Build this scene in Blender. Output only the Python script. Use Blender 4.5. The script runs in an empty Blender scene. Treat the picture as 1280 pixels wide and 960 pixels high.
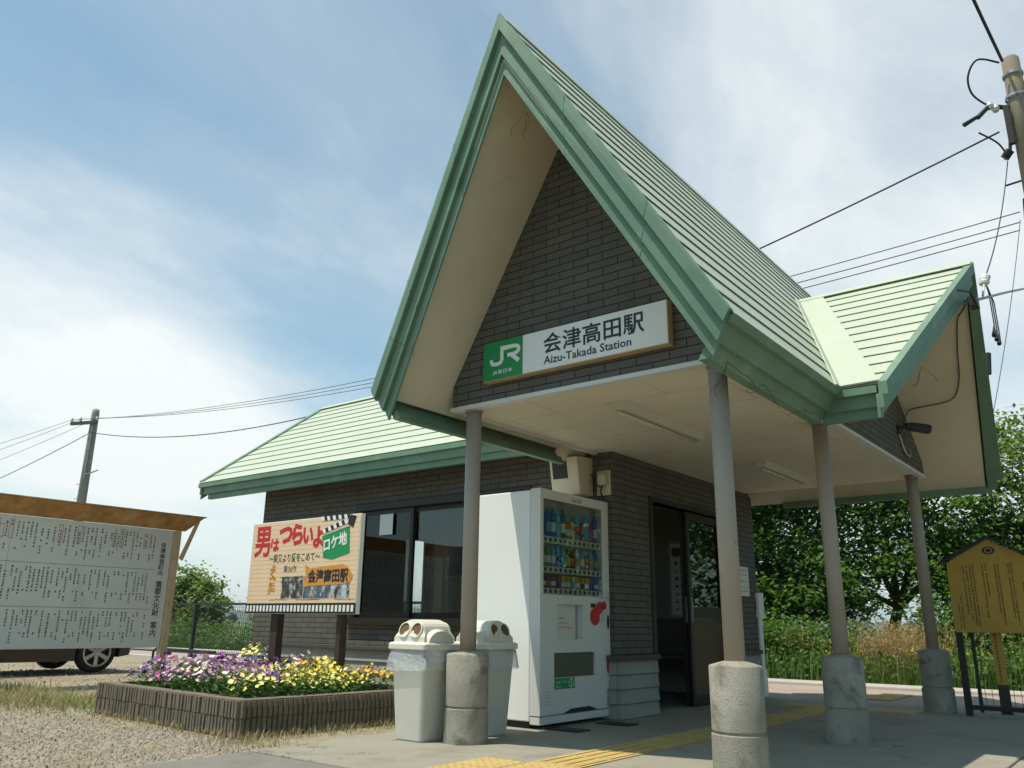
import bpy, math, random
from mathutils import Vector, Matrix
random.seed(7)
R = random.Random(11)
sc = bpy.context.scene
COL = sc.collection
V = Vector

# ------------------------------------------------------------------ camera
cd = bpy.data.cameras.new('camera'); cam = bpy.data.objects.new('camera', cd); COL.objects.link(cam)
cd.sensor_width = 36; cd.lens = 28.742; cd.clip_start = .05; cd.clip_end = 9000
r_, u_, f_ = V((.7875, .61618, .01295)), V((.16362, -.22928, .95951)), V((-.5942, .7535, .28138))
M = Matrix((r_, u_, -f_)).transposed().to_4x4(); M.translation = V((3.8819, -4.4729, .7645))
cam.matrix_world = M
sc.camera = cam

# ------------------------------------------------------------------ sun, sky, exposure
SUNV = V((.19, .32, -1)).normalized()
sl = bpy.data.lights.new('sun', 'SUN'); sl.energy = 5.0; sl.angle = math.radians(.53); sl.color = (1, .93, .80)
so = bpy.data.objects.new('sun', sl); COL.objects.link(so); so.rotation_euler = SUNV.to_track_quat('-Z', 'Y').to_euler()
so.location = (0, 0, 40)
w = bpy.data.worlds.new('World'); sc.world = w; w.use_nodes = True
nt = w.node_tree; nt.nodes.clear()
def N(nt, t, **k):
    n = nt.nodes.new(t)
    for a, b in k.items():
        if a.startswith('i_'): n.inputs[a[2:].replace('_', ' ')].default_value = b
        else: setattr(n, a, b)
    return n
def L(nt, a, b): nt.links.new(a, b)
out = N(nt, 'ShaderNodeOutputWorld'); bg = N(nt, 'ShaderNodeBackground')
bg.inputs['Strength'].default_value = .125
sky = N(nt, 'ShaderNodeTexSky'); sky.sky_type = 'NISHITA'; sky.sun_disc = False
sky.sun_elevation = math.asin(-SUNV.z); sky.sun_rotation = math.radians(210.7)
sky.air_density = 1.0; sky.dust_density = 1.0; sky.ozone_density = 1.6
# thin summer cloud: noise over the direction projected on a high flat layer
tc = N(nt, 'ShaderNodeTexCoord'); sx = N(nt, 'ShaderNodeSeparateXYZ'); L(nt, tc.outputs['Generated'], sx.inputs[0])
def mth(nt, op, a, b=None, c=None, clamp=False):
    n = N(nt, 'ShaderNodeMath', operation=op, use_clamp=clamp)
    for i, v in enumerate((a, b, c)):
        if v is None: continue
        if isinstance(v, (int, float)): n.inputs[i].default_value = v
        else: L(nt, v, n.inputs[i])
    return n.outputs[0]
zz = mth(nt, 'ADD', mth(nt, 'MAXIMUM', sx.outputs[2], 0.0), .22)
cx = N(nt, 'ShaderNodeCombineXYZ'); L(nt, mth(nt, 'DIVIDE', sx.outputs[0], zz), cx.inputs[0]); L(nt, mth(nt, 'DIVIDE', sx.outputs[1], zz), cx.inputs[1])
def noise(nt, vec, scale, detail=6, rough=.55, dist=0., lac=2.):
    n = N(nt, 'ShaderNodeTexNoise'); n.inputs['Scale'].default_value = scale; n.inputs['Detail'].default_value = detail
    n.inputs['Roughness'].default_value = rough; n.inputs['Distortion'].default_value = dist
    if vec is not None: L(nt, vec, n.inputs['Vector'])
    return n.outputs['Fac']
def ramp(nt, fac, stops):
    n = N(nt, 'ShaderNodeValToRGB'); e = n.color_ramp.elements
    while len(e) < len(stops): e.new(.5)
    for el, (p, c) in zip(e, stops):
        el.position = p; el.color = (*c, 1) if len(c) == 3 else c
    L(nt, fac, n.inputs[0]); return n.outputs[0]
def g(v): return (v, v, v)
mp = N(nt, 'ShaderNodeMapping'); mp.inputs['Scale'].default_value = (1, .55, 1); mp.inputs['Rotation'].default_value = (0, 0, .5); mp.inputs['Location'].default_value = (1.35, .6, 0)
L(nt, cx.outputs[0], mp.inputs[0])
n1 = noise(nt, mp.outputs[0], 1.0, 9, .62, .35)
n2 = noise(nt, mp.outputs[0], .55, 3, .5, .2)
cl = mth(nt, 'MULTIPLY_ADD', n1, .75, mth(nt, 'MULTIPLY', n2, .55))
# denser banks: near the horizon on the left and high on the right
def bank(dx, dy, dz, lo, hi):
    d = V((dx, dy, dz)).normalized()
    vm = N(nt, 'ShaderNodeVectorMath', operation='DOT_PRODUCT'); vm.inputs[1].default_value = d
    L(nt, tc.outputs['Generated'], vm.inputs[0])
    mr = N(nt, 'ShaderNodeMapRange', interpolation_type='SMOOTHSTEP'); mr.inputs[1].default_value = lo; mr.inputs[2].default_value = hi
    L(nt, vm.outputs['Value'], mr.inputs[0]); return mr.outputs[0]
BANKS = [((-.93, .31, .19),   .94, .992, .17), ((-.14, .822, .553), .955, .995, .13), ((-.05, .985, .2), .94, .99, .10)]
for d, lo, hi, a in BANKS:
    cl = mth(nt, 'MULTIPLY_ADD', bank(*d, lo, hi), a, cl)
cf = ramp(nt, cl, [(.49, g(.11)), (.60, g(.25)), (.71, g(.58)), (.84, g(.97))])
cf = mth(nt, 'MULTIPLY', cf, mth(nt, 'MULTIPLY_ADD', bank(-.594, .753, .281, .15, .80), .92, .08))
hz = mth(nt, 'POWER', mth(nt, 'SUBTRACT', 1.0, mth(nt, 'MAXIMUM', sx.outputs[2], 0.0)), 7.0)
cf2 = mth(nt, 'MAXIMUM', cf, mth(nt, 'MULTIPLY', hz, .55))
mx = N(nt, 'ShaderNodeMix', data_type='RGBA'); L(nt, cf2, mx.inputs['Factor'])
tn = N(nt, 'ShaderNodeMix', data_type='RGBA', blend_type='MULTIPLY'); tn.inputs['Factor'].default_value = 1; L(nt, sky.outputs[0], tn.inputs['A']); tn.inputs['B'].default_value = (.98, 1.33, 1.20, 1)
L(nt, tn.outputs['Result'], mx.inputs['A']); mx.inputs['B'].default_value = (7.9, 8.2, 8.1, 1)
L(nt, mx.outputs['Result'], bg.inputs[0]); L(nt, bg.outputs[0], out.inputs[0])
vs = sc.view_settings; vs.view_transform = 'Standard'; vs.look = 'None'; vs.gamma = 1; vs.exposure = 0.0; vs.use_curve_mapping = False
sc.render.engine = 'CYCLES'
cy = sc.cycles; cy.use_denoising = True; cy.denoiser = 'OPENIMAGEDENOISE'; cy.max_bounces = 9; cy.diffuse_bounces = 5; cy.glossy_bounces = 4
cy.transmission_bounces = 6; cy.transparent_max_bounces = 12; cy.caustics_reflective = False; cy.caustics_refractive = False; cy.sample_clamp_indirect = 6

# ------------------------------------------------------------------ materials
MATS = {}
def pmat(name, col, rough=.65, var=.12, scale=6., bump=0., bscale=40., metal=0., spots=None, stain=None, spec=.4, cracks=None):
    """Principled surface with two scales of colour variation, optional spots (colour, scale, threshold) and stains."""
    if name in MATS: return MATS[name]
    m = bpy.data.materials.new(name); m.use_nodes = True; nt = m.node_tree
    b = nt.nodes['Principled BSDF']; b.inputs['Roughness'].default_value = rough; b.inputs['Metallic'].default_value = metal
    b.inputs['Specular IOR Level'].default_value = spec
    tc = N(nt, 'ShaderNodeTexCoord'); vec = tc.outputs['Object']
    f1 = noise(nt, vec, scale, 5, .6)
    c = ramp(nt, f1, [(.28, tuple(x * (1 - var) for x in col)), (.72, tuple(min(1, x * (1 + var)) for x in col))])
    def over(c, fac, col2):
        mx = N(nt, 'ShaderNodeMix', data_type='RGBA'); L(nt, fac, mx.inputs['Factor']); L(nt, c, mx.inputs['A']); mx.inputs['B'].default_value = (*col2, 1)
        return mx.outputs['Result']
    if stain:
        for (scol, ss, lo, hi, amt) in stain:
            f = ramp(nt, noise(nt, vec, ss, 6, .65, .4), [(lo, g(0)), (hi, g(amt))]); c = over(c, f, scol)
    if spots:
        for (scol, ss, th) in spots:
            f = ramp(nt, noise(nt, vec, ss, 2, .5), [(th, g(0)), (th + .06, g(.9))]); c = over(c, f, scol)
    if cracks:                                     # hairline cracks: thin level lines of a rough noise
        (kcol, ks, kw) = cracks; kn = mth(nt, 'ABSOLUTE', mth(nt, 'SUBTRACT', noise(nt, vec, ks, 7, .6, .3), .5))
        gate = ramp(nt, noise(nt, vec, ks * .8, 2, .5), [(.48, g(0)), (.56, g(.8))])
        c = over(c, mth(nt, 'MULTIPLY', ramp(nt, kn, [(0, g(1)), (kw, g(0))]), gate), kcol)
    L(nt, c, b.inputs['Base Color'])
    if bump:
        bp = N(nt, 'ShaderNodeBump'); bp.inputs['Strength'].default_value = bump; bp.inputs['Distance'].default_value = .01
        L(nt, noise(nt, vec, bscale, 4, .6), bp.inputs['Height']); L(nt, bp.outputs[0], b.inputs['Normal'])
    MATS[name] = m; return m
def brickmat(name, col, mortar, bw, bh, mort, rough=.75, var=.2, offset=.5, bump=.5, vs_=.0, mot=(.80, 1.14)):
    m = bpy.data.materials.new(name); m.use_nodes = True; nt = m.node_tree; b = nt.nodes['Principled BSDF']
    b.inputs['Roughness'].default_value = rough; b.inputs['Specular IOR Level'].default_value = .3
    uv = N(nt, 'ShaderNodeUVMap'); bt = N(nt, 'ShaderNodeTexBrick'); L(nt, uv.outputs[0], bt.inputs['Vector'])
    bt.offset = offset; bt.inputs['Scale'].default_value = 1; bt.inputs['Brick Width'].default_value = bw; bt.inputs['Row Height'].default_value = bh
    bt.inputs['Mortar Size'].default_value = mort; bt.inputs['Mortar Smooth'].default_value = .15; bt.inputs['Bias'].default_value = vs_
    bt.inputs['Color1'].default_value = (*[x * (1 - var) for x in col], 1); bt.inputs['Color2'].default_value = (*[x * (1 + var) for x in col], 1)
    bt.inputs['Mortar'].default_value = (*mortar, 1)
    f = noise(nt, uv.outputs[0], 3., 6, .65); r = ramp(nt, f, [(.25, g(mot[0])), (.5, g(1.0)), (.75, g(mot[1]))])
    mu = N(nt, 'ShaderNodeMix', data_type='RGBA', blend_type='MULTIPLY'); mu.inputs['Factor'].default_value = 1
    L(nt, bt.outputs['Color'], mu.inputs['A']); L(nt, r, mu.inputs['B']); L(nt, mu.outputs['Result'], b.inputs['Base Color'])
    h = mth(nt, 'MULTIPLY_ADD', bt.outputs['Fac'], -1.0, mth(nt, 'MULTIPLY', noise(nt, uv.outputs[0], 120, 3), .25))
    bp = N(nt, 'ShaderNodeBump'); bp.inputs['Strength'].default_value = bump; bp.inputs['Distance'].default_value = .006
    L(nt, h, bp.inputs['Height']); L(nt, bp.outputs[0], b.inputs['Normal'])
    MATS[name] = m; return m
def glassmat(name, tint=(.8, .85, .85), refl=1.0):
    m = bpy.data.materials.new(name); m.use_nodes = True; nt = m.node_tree; nt.nodes.clear()
    o = N(nt, 'ShaderNodeOutputMaterial'); t = N(nt, 'ShaderNodeBsdfTransparent'); t.inputs[0].default_value = (*tint, 1)
    gl = N(nt, 'ShaderNodeBsdfGlossy'); gl.inputs['Roughness'].default_value = .01; gl.inputs['Color'].default_value = (refl, refl, refl, 1)
    lw = N(nt, 'ShaderNodeLayerWeight'); lw.inputs['Blend'].default_value = .5
    fr = mth(nt, 'MULTIPLY_ADD', mth(nt, 'POWER', lw.outputs['Facing'], 5.0), .9, .045)
    mx = N(nt, 'ShaderNodeMixShader'); L(nt, fr, mx.inputs[0]); L(nt, t.outputs[0], mx.inputs[1]); L(nt, gl.outputs[0], mx.inputs[2]); L(nt, mx.outputs[0], o.inputs[0])
    MATS[name] = m; return m
def leafmat(name, c1, c2, trans=.35, rough=.55, scale=3.):
    m = bpy.data.materials.new(name); m.use_nodes = True; nt = m.node_tree; nt.nodes.clear()
    o = N(nt, 'ShaderNodeOutputMaterial'); b = N(nt, 'ShaderNodeBsdfPrincipled'); b.inputs['Roughness'].default_value = rough; b.inputs['Specular IOR Level'].default_value = .3
    tr = N(nt, 'ShaderNodeBsdfTranslucent'); ge = N(nt, 'ShaderNodeNewGeometry')
    tc = N(nt, 'ShaderNodeTexCoord'); f = mth(nt, 'ADD', mth(nt, 'MULTIPLY', ge.outputs['Random Per Island'], .6), mth(nt, 'MULTIPLY', noise(nt, tc.outputs['Object'], scale, 2), .45))
    c = ramp(nt, f, [(.1, c1), (.85, c2)]); L(nt, c, b.inputs['Base Color'])
    hs = N(nt, 'ShaderNodeHueSaturation'); hs.inputs['Value'].default_value = 1.5; hs.inputs['Saturation'].default_value = 1.1; L(nt, c, hs.inputs['Color']); L(nt, hs.outputs[0], tr.inputs[0])
    mx = N(nt, 'ShaderNodeMixShader'); mx.inputs[0].default_value = trans; L(nt, b.outputs[0], mx.inputs[1]); L(nt, tr.outputs[0], mx.inputs[2]); L(nt, mx.outputs[0], o.inputs[0])
    MATS[name] = m; return m

# ------------------------------------------------------------------ mesh helpers
class MB:
    def __init__(s): s.v = []; s.f = []; s.mi = []; s.mat = 0
    def face(s, *pts):
        n = len(s.v); s.v += [tuple(p) for p in pts]; s.f.append(tuple(range(n, n + len(pts)))); s.mi.append(s.mat)
    def box(s, x0, x1, y0, y1, z0, z1, T=None):
        P = [V((x, y, z)) for z in (z0, z1) for y in (y0, y1) for x in (x0, x1)]
        if T is not None: P = [T @ p for p in P]
        n = len(s.v); s.v += [tuple(p) for p in P]
        for q in ((0, 2, 3, 1), (4, 5, 7, 6), (0, 1, 5, 4), (1, 3, 7, 5), (3, 2, 6, 7), (2, 0, 4, 6)):
            s.f.append(tuple(n + i for i in q)); s.mi.append(s.mat)
    def prism(s, A, B, caps=True):
        n = len(s.v); k = len(A); s.v += [tuple(p) for p in A] + [tuple(p) for p in B]
        for i in range(k):
            j = (i + 1) % k; s.f.append((n + i, n + j, n + k + j, n + k + i)); s.mi.append(s.mat)
        if caps:
            s.f.append(tuple(n + i for i in reversed(range(k)))); s.f.append(tuple(n + k + i for i in range(k))); s.mi += [s.mat, s.mat]
    def rings(s, rs, caps=True, close=True):
        n = len(s.v); k = len(rs[0])
        for r in rs: s.v += [tuple(p) for p in r]
        for a in range(len(rs) - 1):
            for i in range(k if close else k - 1):
                j = (i + 1) % k; s.f.append((n + a * k + i, n + a * k + j, n + (a + 1) * k + j, n + (a + 1) * k + i)); s.mi.append(s.mat)
        if caps:
            s.f.append(tuple(n + i for i in reversed(range(k)))); s.f.append(tuple(n + (len(rs) - 1) * k + i for i in range(k))); s.mi += [s.mat, s.mat]
    def lathe(s, prof, c=(0, 0, 0), k=20, T=None, caps=True):
        rs = []
        for r, z in prof:
            ring = [V((c[0] + r * math.cos(2 * math.pi * i / k), c[1] + r * math.sin(2 * math.pi * i / k), c[2] + z)) for i in range(k)]
            if T is not None: ring = [T @ p for p in ring]
            rs.append(ring)
        s.rings(rs, caps)
    def tube(s, pts, r, k=6, caps=True):
        pts = [V(p) for p in pts]; rr = r if isinstance(r, (list, tuple)) else [r] * len(pts); rs = []; last = None
        for i, p in enumerate(pts):
            t = (pts[min(i + 1, len(pts) - 1)] - pts[max(i - 1, 0)]).normalized()
            a = t.orthogonal().normalized() if last is None else (last - t * last.dot(t)).normalized()
            last = a; b = t.cross(a)
            rs.append([p + (a * math.cos(2 * math.pi * j / k) + b * math.sin(2 * math.pi * j / k)) * rr[i] for j in range(k)])
        s.rings(rs, caps)
    def path(s, pts, r, k=6, n=6):
        P = [V(p) for p in pts]; Q = [P[0]] + P + [P[-1]]; o = []
        for i in range(1, len(Q) - 2):
            a, b, c, d = Q[i - 1], Q[i], Q[i + 1], Q[i + 2]
            for j in range(n):
                t = j / n; o.append(.5 * ((2 * b) + (c - a) * t + (2 * a - 5 * b + 4 * c - d) * t * t + (3 * b - a - 3 * c + d) * t ** 3))
        s.tube(o + [P[-1]], r, k)
    def quadn(s, o, r, u, x0, x1, y0, y1, d=0, n=None):
        o, r, u = V(o), V(r), V(u); n = n or r.cross(u); o = o + n * d
        s.face(o + r * x0 + u * y0, o + r * x1 + u * y0, o + r * x1 + u * y1, o + r * x0 + u * y1)
    def build(s, name, mats, parent=None, smooth=False, local=False, uv=False, bevel=0, kind=None, loc=None):
        me = bpy.data.meshes.new(name); me.from_pydata(s.v, [], s.f)
        if not isinstance(mats, (list, tuple)): mats = [mats]
        for m in mats: me.materials.append(MATS[m] if isinstance(m, str) else m)
        if len(mats) > 1: me.polygons.foreach_set('material_index', s.mi)
        if smooth: me.polygons.foreach_set('use_smooth', [True] * len(s.f))
        me.update()
        if uv:
            ul = me.uv_layers.new(name='UVMap')
            for p in me.polygons:
                nx, ny, nz = (abs(c) for c in p.normal)
                for li in p.loop_indices:
                    x, y, z = me.vertices[me.loops[li].vertex_index].co
                    ul.data[li].uv = (x, y) if nz >= nx and nz >= ny else ((y, z) if nx >= ny else (x, z))
        o = bpy.data.objects.new(name, me); COL.objects.link(o)
        if parent is not None:
            o.parent = parent
            if not local: o.location = -wloc(parent)
        if loc is not None: o.location = loc
        if bevel:
            b = o.modifiers.new('edge', 'BEVEL'); b.width = bevel; b.segments = 2; b.limit_method = 'ANGLE'; b.angle_limit = .6
        if kind: o['kind'] = kind
        return o
def wloc(o):
    l = V((0, 0, 0))
    while o is not None: l += o.location; o = o.parent
    return l
def tag(o, label=None, cat=None, group=None, kind=None):
    if label: o['label'] = label
    if cat: o['category'] = cat
    if group: o['group'] = group
    if kind: o['kind'] = kind
    return o
def thing(name, loc, label, cat, group=None, rz=0):
    o = bpy.data.objects.new(name, None); COL.objects.link(o); o.location = loc; o.rotation_euler = (0, 0, rz); o.empty_display_size = .1
    return tag(o, label, cat, group)
def dup(root, loc, rz=0, label=None):
    r = root.copy(); COL.objects.link(r); r.location = loc; r.rotation_euler = (0, 0, rz)
    if label: r['label'] = label
    for ch in list(root.children):
        c = ch.copy(); COL.objects.link(c); c.parent = r
        for gch in list(ch.children):
            d = gch.copy(); COL.objects.link(d); d.parent = c
    return r
FONT = {}
def glyphs(body, bold=0., vertical=False, spacing=1.0):
    """2-D mesh (verts, faces) of a piece of text, with its bounding box."""
    key = (body, bold, vertical, spacing)
    if key in FONT: return FONT[key]
    c = bpy.data.curves.new('lettering', 'FONT'); c.body = '\n'.join(body) if vertical else body; c.size = 1; c.offset = bold; c.resolution_u = 2
    c.space_line = spacing; c.space_character = 1 if vertical else spacing
    if vertical: c.align_x = 'CENTER'
    o = bpy.data.objects.new('lettering', c); COL.objects.link(o); bpy.context.view_layer.update()
    me = bpy.data.meshes.new_from_object(o.evaluated_get(bpy.context.evaluated_depsgraph_get()))
    vs_ = [tuple(v.co)[:2] for v in me.vertices]; fs = [tuple(p.vertices) for p in me.polygons]
    bpy.data.objects.remove(o); bpy.data.curves.remove(c); bpy.data.meshes.remove(me)
    xs = [v[0] for v in vs_]; ys = [v[1] for v in vs_]
    FONT[key] = (vs_, fs, min(xs), max(xs), min(ys), max(ys)); return FONT[key]
def write(mb, body, o, r, u, x0, x1, y0, y1, bold=0., vertical=False, spacing=1.0, d=.002, keep=False, shear=0.):
    """Lettering fitted into the rectangle x0..x1, y0..y1 on the plane (o, r, u)."""
    vs_, fs, a, b, c, e = glyphs(body, bold, vertical, spacing); o, r, u = V(o), V(r), V(u); n = r.cross(u)
    kx = (x1 - x0) / (b - a); ky = (y1 - y0) / (e - c)
    if keep: kx = ky = min(kx, ky)
    base = len(mb.v)
    for (x, y) in vs_:
        yy = (y - c) * ky; mb.v.append(tuple(o + r * (x0 + (x - a) * kx + shear * yy) + u * (y0 + yy) + n * d))
    for f in fs: mb.f.append(tuple(base + i for i in f)); mb.mi.append(mb.mat)
def scribble(mb, rnd, o, r, u, cx, y_top, y_bot, s, d=.002, vertical=True):
    """A column (or row) of marks too small to read: three short strokes per character."""
    o, r, u = V(o), V(r), V(u); y = y_top
    while y > y_bot + s:
        if rnd.random() > .06:
            c0 = cx if vertical else y
            for k in range(4):
                a, b = rnd.uniform(-.52, -.15), rnd.uniform(.2, .52); t = rnd.uniform(.07, .12); q = rnd.uniform(.05, .9)
                if k < 3: X0, X1, Y0, Y1 = a, b, q - t, q + t
                else: X0, X1, Y0, Y1 = a + .25 - t, a + .25 + t, .08, .92
                if vertical: mb.quadn(o, r, u, cx + X0 * s, cx + X1 * s, y - s * Y1, y - s * Y0, d)
                else: mb.quadn(o, r, u, y_bot + (y_top - y) + (X0 + .5) * s, y_bot + (y_top - y) + (X1 + .5) * s, cx + Y0 * s, cx + Y1 * s, d)
        y -= s * 1.3
def ribbon(mb, pts, wd, o, r, u, d=.002):
    o, r, u = V(o), V(r), V(u); n = r.cross(u); P = [V((x, y)) for x, y in pts]; Lf = []; Rt = []
    for i, p in enumerate(P):
        t = (P[min(i + 1, len(P) - 1)] - P[max(i - 1, 0)]).normalized(); q = V((-t.y, t.x)) * wd / 2
        if 0 < i < len(P) - 1:
            t0 = (P[i] - P[i - 1]).normalized(); q /= max(.6, t.dot(t0))
        Lf.append(p + q); Rt.append(p - q)
    w3 = lambda p: o + r * p.x + u * p.y + n * d
    for i in range(len(P) - 1): mb.face(w3(Rt[i]), w3(Rt[i + 1]), w3(Lf[i + 1]), w3(Lf[i]))
# ------------------------------------------------------------------ colours of the place
pmat('concrete', (.31, .29, .235), .88, .16, 4, .5, 150, stain=[((.43, .41, .35), 5, .5, .7, .6), ((.085, .06, .035), 3.0, .50, .66, .9)], spots=[((.10, .085, .06), 130, .63)])
pmat('concrete_plain', (.32, .31, .28), .85, .12, 2.5, .25, 120, stain=[((.12, .11, .09), 1.5, .55, .8, .5)])
pmat('post_paint', (.355, .30, .24), .6, .08, 3, .05, 60, spots=[((.05, .03, .02), 38, .70)])
pmat('soffit', (.66, .595, .435), .8, .07, 2, .08, 30, stain=[((.50, .41, .27), 1.1, .5, .8, .5), ((.44, .34, .21), 2.6, .62, .8, .4)])
pmat('roof_metal', (.465, .51, .395), .45, .05, 1.2, .04, 20, stain=[((.42, .46, .33), 2.5, .52, .8, .55), ((.60, .62, .50), 8, .6, .85, .5)])
pmat('trim_green', (.15, .25, .17), .5, .1, 2, .06, 30, stain=[((.27, .36, .28), 4, .55, .8, .7), ((.08, .145, .10), 1.5, .52, .8, .7)], spots=[((.22, .19, .13), 55, .72)])
pmat('white_trim', (.62, .62, .60), .5, .05, 4, spots=[((.2, .17, .13), 26, .72)])
brickmat('brick_tile', (.116, .111, .095), (.022, .021, .019), .237, .0575, .004, var=.08)
brickmat('ceiling_board', (.69, .64, .505), (.36, .31, .22), .91, .455, .003, rough=.85, var=.02, bump=.12, mot=(.93, 1.03))
pmat('brick_soldier', (.10, .095, .08), .75, .1, 8, .2, 60)
pmat('plinth', (.30, .295, .27), .85, .12, 3, .3, 120, stain=[((.12, .12, .10), 1.5, .5, .8, .5)])
pmat('dark_frame', (.022, .017, .013), .4, .1, 5)
pmat('dark_ledge', (.07, .065, .06), .6, .1, 5)
pmat('inner_wall', (.26, .245, .19), .8, .05, 2)
pmat('room_floor', (.13, .125, .11), .8, .1, 3)
pmat('inner_dark', (.10, .07, .045), .6, .15, 4)
pmat('black', (.015, .015, .015), .5, .1, 5)
pmat('door_panel', (.085, .055, .03), .45, .15, 3)
pmat('white_paint', (.80, .80, .77), .38, .025, 2.5, stain=[((.62, .60, .55), 1.2, .62, .9, .35)])
pmat('sign_white', (.78, .77, .73), .4, .03, 2)
pmat('sign_green', (.012, .25, .075), .4, .05, 2)
pmat('sign_edge', (.46, .34, .20), .6, .1, 6)
pmat('ink', (.022, .022, .025), .5, .05, 3)
pmat('lamp_white', (.58, .56, .48), .4, .02, 2)
pmat('steel', (.42, .42, .42), .4, .08, 4, metal=.8)
pmat('galv', (.36, .37, .37), .5, .1, 6, metal=.5)
pmat('beige_plastic', (.55, .48, .34), .5, .05, 3)
glassmat('glass', (.93, .95, .94)); glassmat('dark_glass', (.30, .33, .31)); glassmat('tinted_glass', (.82, .86, .84))

# ================================================================== station building
st = thing('station_building', (0, 0, 0), 'small tiled railway station with a steep pale green porch roof on four round columns', 'building')
TIPX, XM, HW, YF, YP, ZT, ZP = 2.2954, .942, 1.3534, -.626, -.912, 2.344, 4.694
YR, ZR, EV, RV = 3.235, 3.86, 1.197, 5.273        # cross roof ridge, its front and rear eave on the right
SL = (ZP - ZT) / HW; SE = (ZR - ZT) / (YR - EV)
WL, WLE, WE, ZW = -5.84, -6.02, 1.45, 2.492                  # left wing: end, eave, eave height
LX = XM - HW
lerp = lambda a, b, t: V(a) + (V(b) - V(a)) * t
def courses(mb, L0, L1, R0, R1, n, t0=0., t1=1.):
    L0, L1, R0, R1 = V(L0), V(L1), V(R0), V(R1)
    nn = (R0 - L0).cross(L1 - L0).normalized()
    if nn.z < 0: nn = -nn
    for k in range(n):
        a, b = t0 + (t1 - t0) * k / n, t0 + (t1 - t0) * (k + 1) / n
        p, q, c, e = lerp(L0, L1, a), lerp(R0, R1, a), lerp(R0, R1, b), lerp(L0, L1, b)
        dn = (nn * nn.z - V((0, 0, 1))).normalized()
        up, lo = nn * .017, nn * .002; fw = dn * .012
        mb.face(p + up + fw, q + up + fw, c + nn * .006, e + nn * .006)
        u2 = nn * .0125; bk = dn * .05
        mb.face(p + u2 + fw, q + u2 + fw, q + up + fw, p + up + fw)
        mb.face(p + u2 + fw, p + u2 - bk, q + u2 - bk, q + u2 + fw)
        mb.face(p + lo - bk, q + lo - bk, q + u2 - bk, p + u2 - bk)
        mb.face(p + lo - bk, p - nn * .004 + fw, q - nn * .004 + fw, q + lo - bk)
def on_main(side, y, z): return V((XM + side * (HW - (z - ZT) / SL), y, z))
# ---- roofing: the steep porch roof and the low cross roof
ridge_t = (ZR - ZT) / (ZP - ZT)
def frake(side, t): return lerp((XM + side * HW, YF, ZT), (XM, YP, ZP), t)
def rrake(side, t): return lerp((XM + side * HW, RV + .05, ZT), (XM, 5.75, ZP), t)
rf = MB(); NC = 14; n1c = round(NC * ridge_t)
for side, ev in ((1, EV), (-1, WE)):
    z0 = ZT
    v0 = on_main(side, ev, ZT); v1 = on_main(side, YR, ZR)
    courses(rf, frake(side, 0), frake(side, ridge_t), v0, v1, n1c)
    w0 = on_main(side, RV - .02, ZT)
    courses(rf, w0, v1, rrake(side, 0), rrake(side, ridge_t), n1c)
    courses(rf, frake(side, ridge_t), frake(side, 1), rrake(side, ridge_t), rrake(side, 1), NC - n1c)
main_roof = rf.build('porch_roof', 'roof_metal', st)
cr = MB()
XE0, XEP = 2.59, 2.948
ep0, ep1 = V((XE0, EV, ZT)), V((XEP, YR, ZR))
courses(cr, on_main(1, EV, ZT), on_main(1, YR, ZR), ep0, ep1, 13)
courses(cr, on_main(1, RV, ZT), on_main(1, YR, ZR), V((XE0, RV, ZT)), ep1, 13)
cross = cr.build('cross_roof', 'roof_metal', st)
wr = MB()
wz = lambda y: ZW + (ZR - ZW) * (y - WE) / (YR - WE)
courses(wr, (WLE, WE, ZW), (WL, YR, ZR), (LX + .03, WE, ZW), on_main(-1, YR, ZR), 12)
courses(wr, (WLE, 2 * YR - WE, ZW), (WL, YR, ZR), (LX + .03, 2 * YR - WE, ZW), on_main(-1, YR, ZR), 12)
wing = wr.build('wing_roof', 'roof_metal', st)
# ridge caps and valley sheets
def slab(mb, pts, t):
    P = [V(p) for p in pts]; n = (P[1] - P[0]).cross(P[2] - P[0]).normalized()
    if n.z < 0: P.reverse(); n = -n
    mb.prism([p + n * .004 for p in P], [p + n * (t + .004) for p in P])
def ridge(p0, p1, across, slope, wd=.085):
    mb = MB(); p0, p1, a = V(p0), V(p1), V(across)
    for s in (-1, 1):
        d = (a * s - V((0, 0, slope))).normalized() * wd; up = V((0, 0, .03))
        slab(mb, [p0 + up, p1 + up, p1 + d + up, p0 + d + up], .006)
    return mb
ridge((XM, YP - .015, ZP), (XM, 5.75, ZP), (1, 0, 0), SL, .10).build('ridge_cap', 'roof_metal', main_roof)
ridge((1.43, YR, ZR), (XEP + .01, YR, ZR), (0, 1, 0), SE).build('ridge_cap', 'roof_metal', cross)
ridge((WL - .01, YR, ZR), (.46, YR, ZR), (0, 1, 0), SE).build('ridge_cap', 'roof_metal', wing)
vb = MB(); v0, v1 = on_main(1, EV, ZT), on_main(1, YR, ZR)
up1 = V((0, 0, 0)); tt = .985
nE = V((0, -SE, 1)).normalized(); nM = V((SL, 0, 1)).normalized()
slab(vb, [v0 + nE * .012 + V((0, -.012, 0)), v0 + nE * .014 + V((.27, -.014, 0)), lerp(v0, v1, tt) + nE * .014 + V((.24, 0, 0)), lerp(v0, v1, tt) + nE * .012], .012)
slab(vb, [v0 + nM * .012, lerp(v0, v1, tt) + nM * .012, lerp(v0, v1, tt) + nM * .012 + V((0, -.15, 0)), v0 + nM * .012 + V((0, -.13, 0))], .012)
vb.build('valley_sheet', 'roof_metal', cross)
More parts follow.
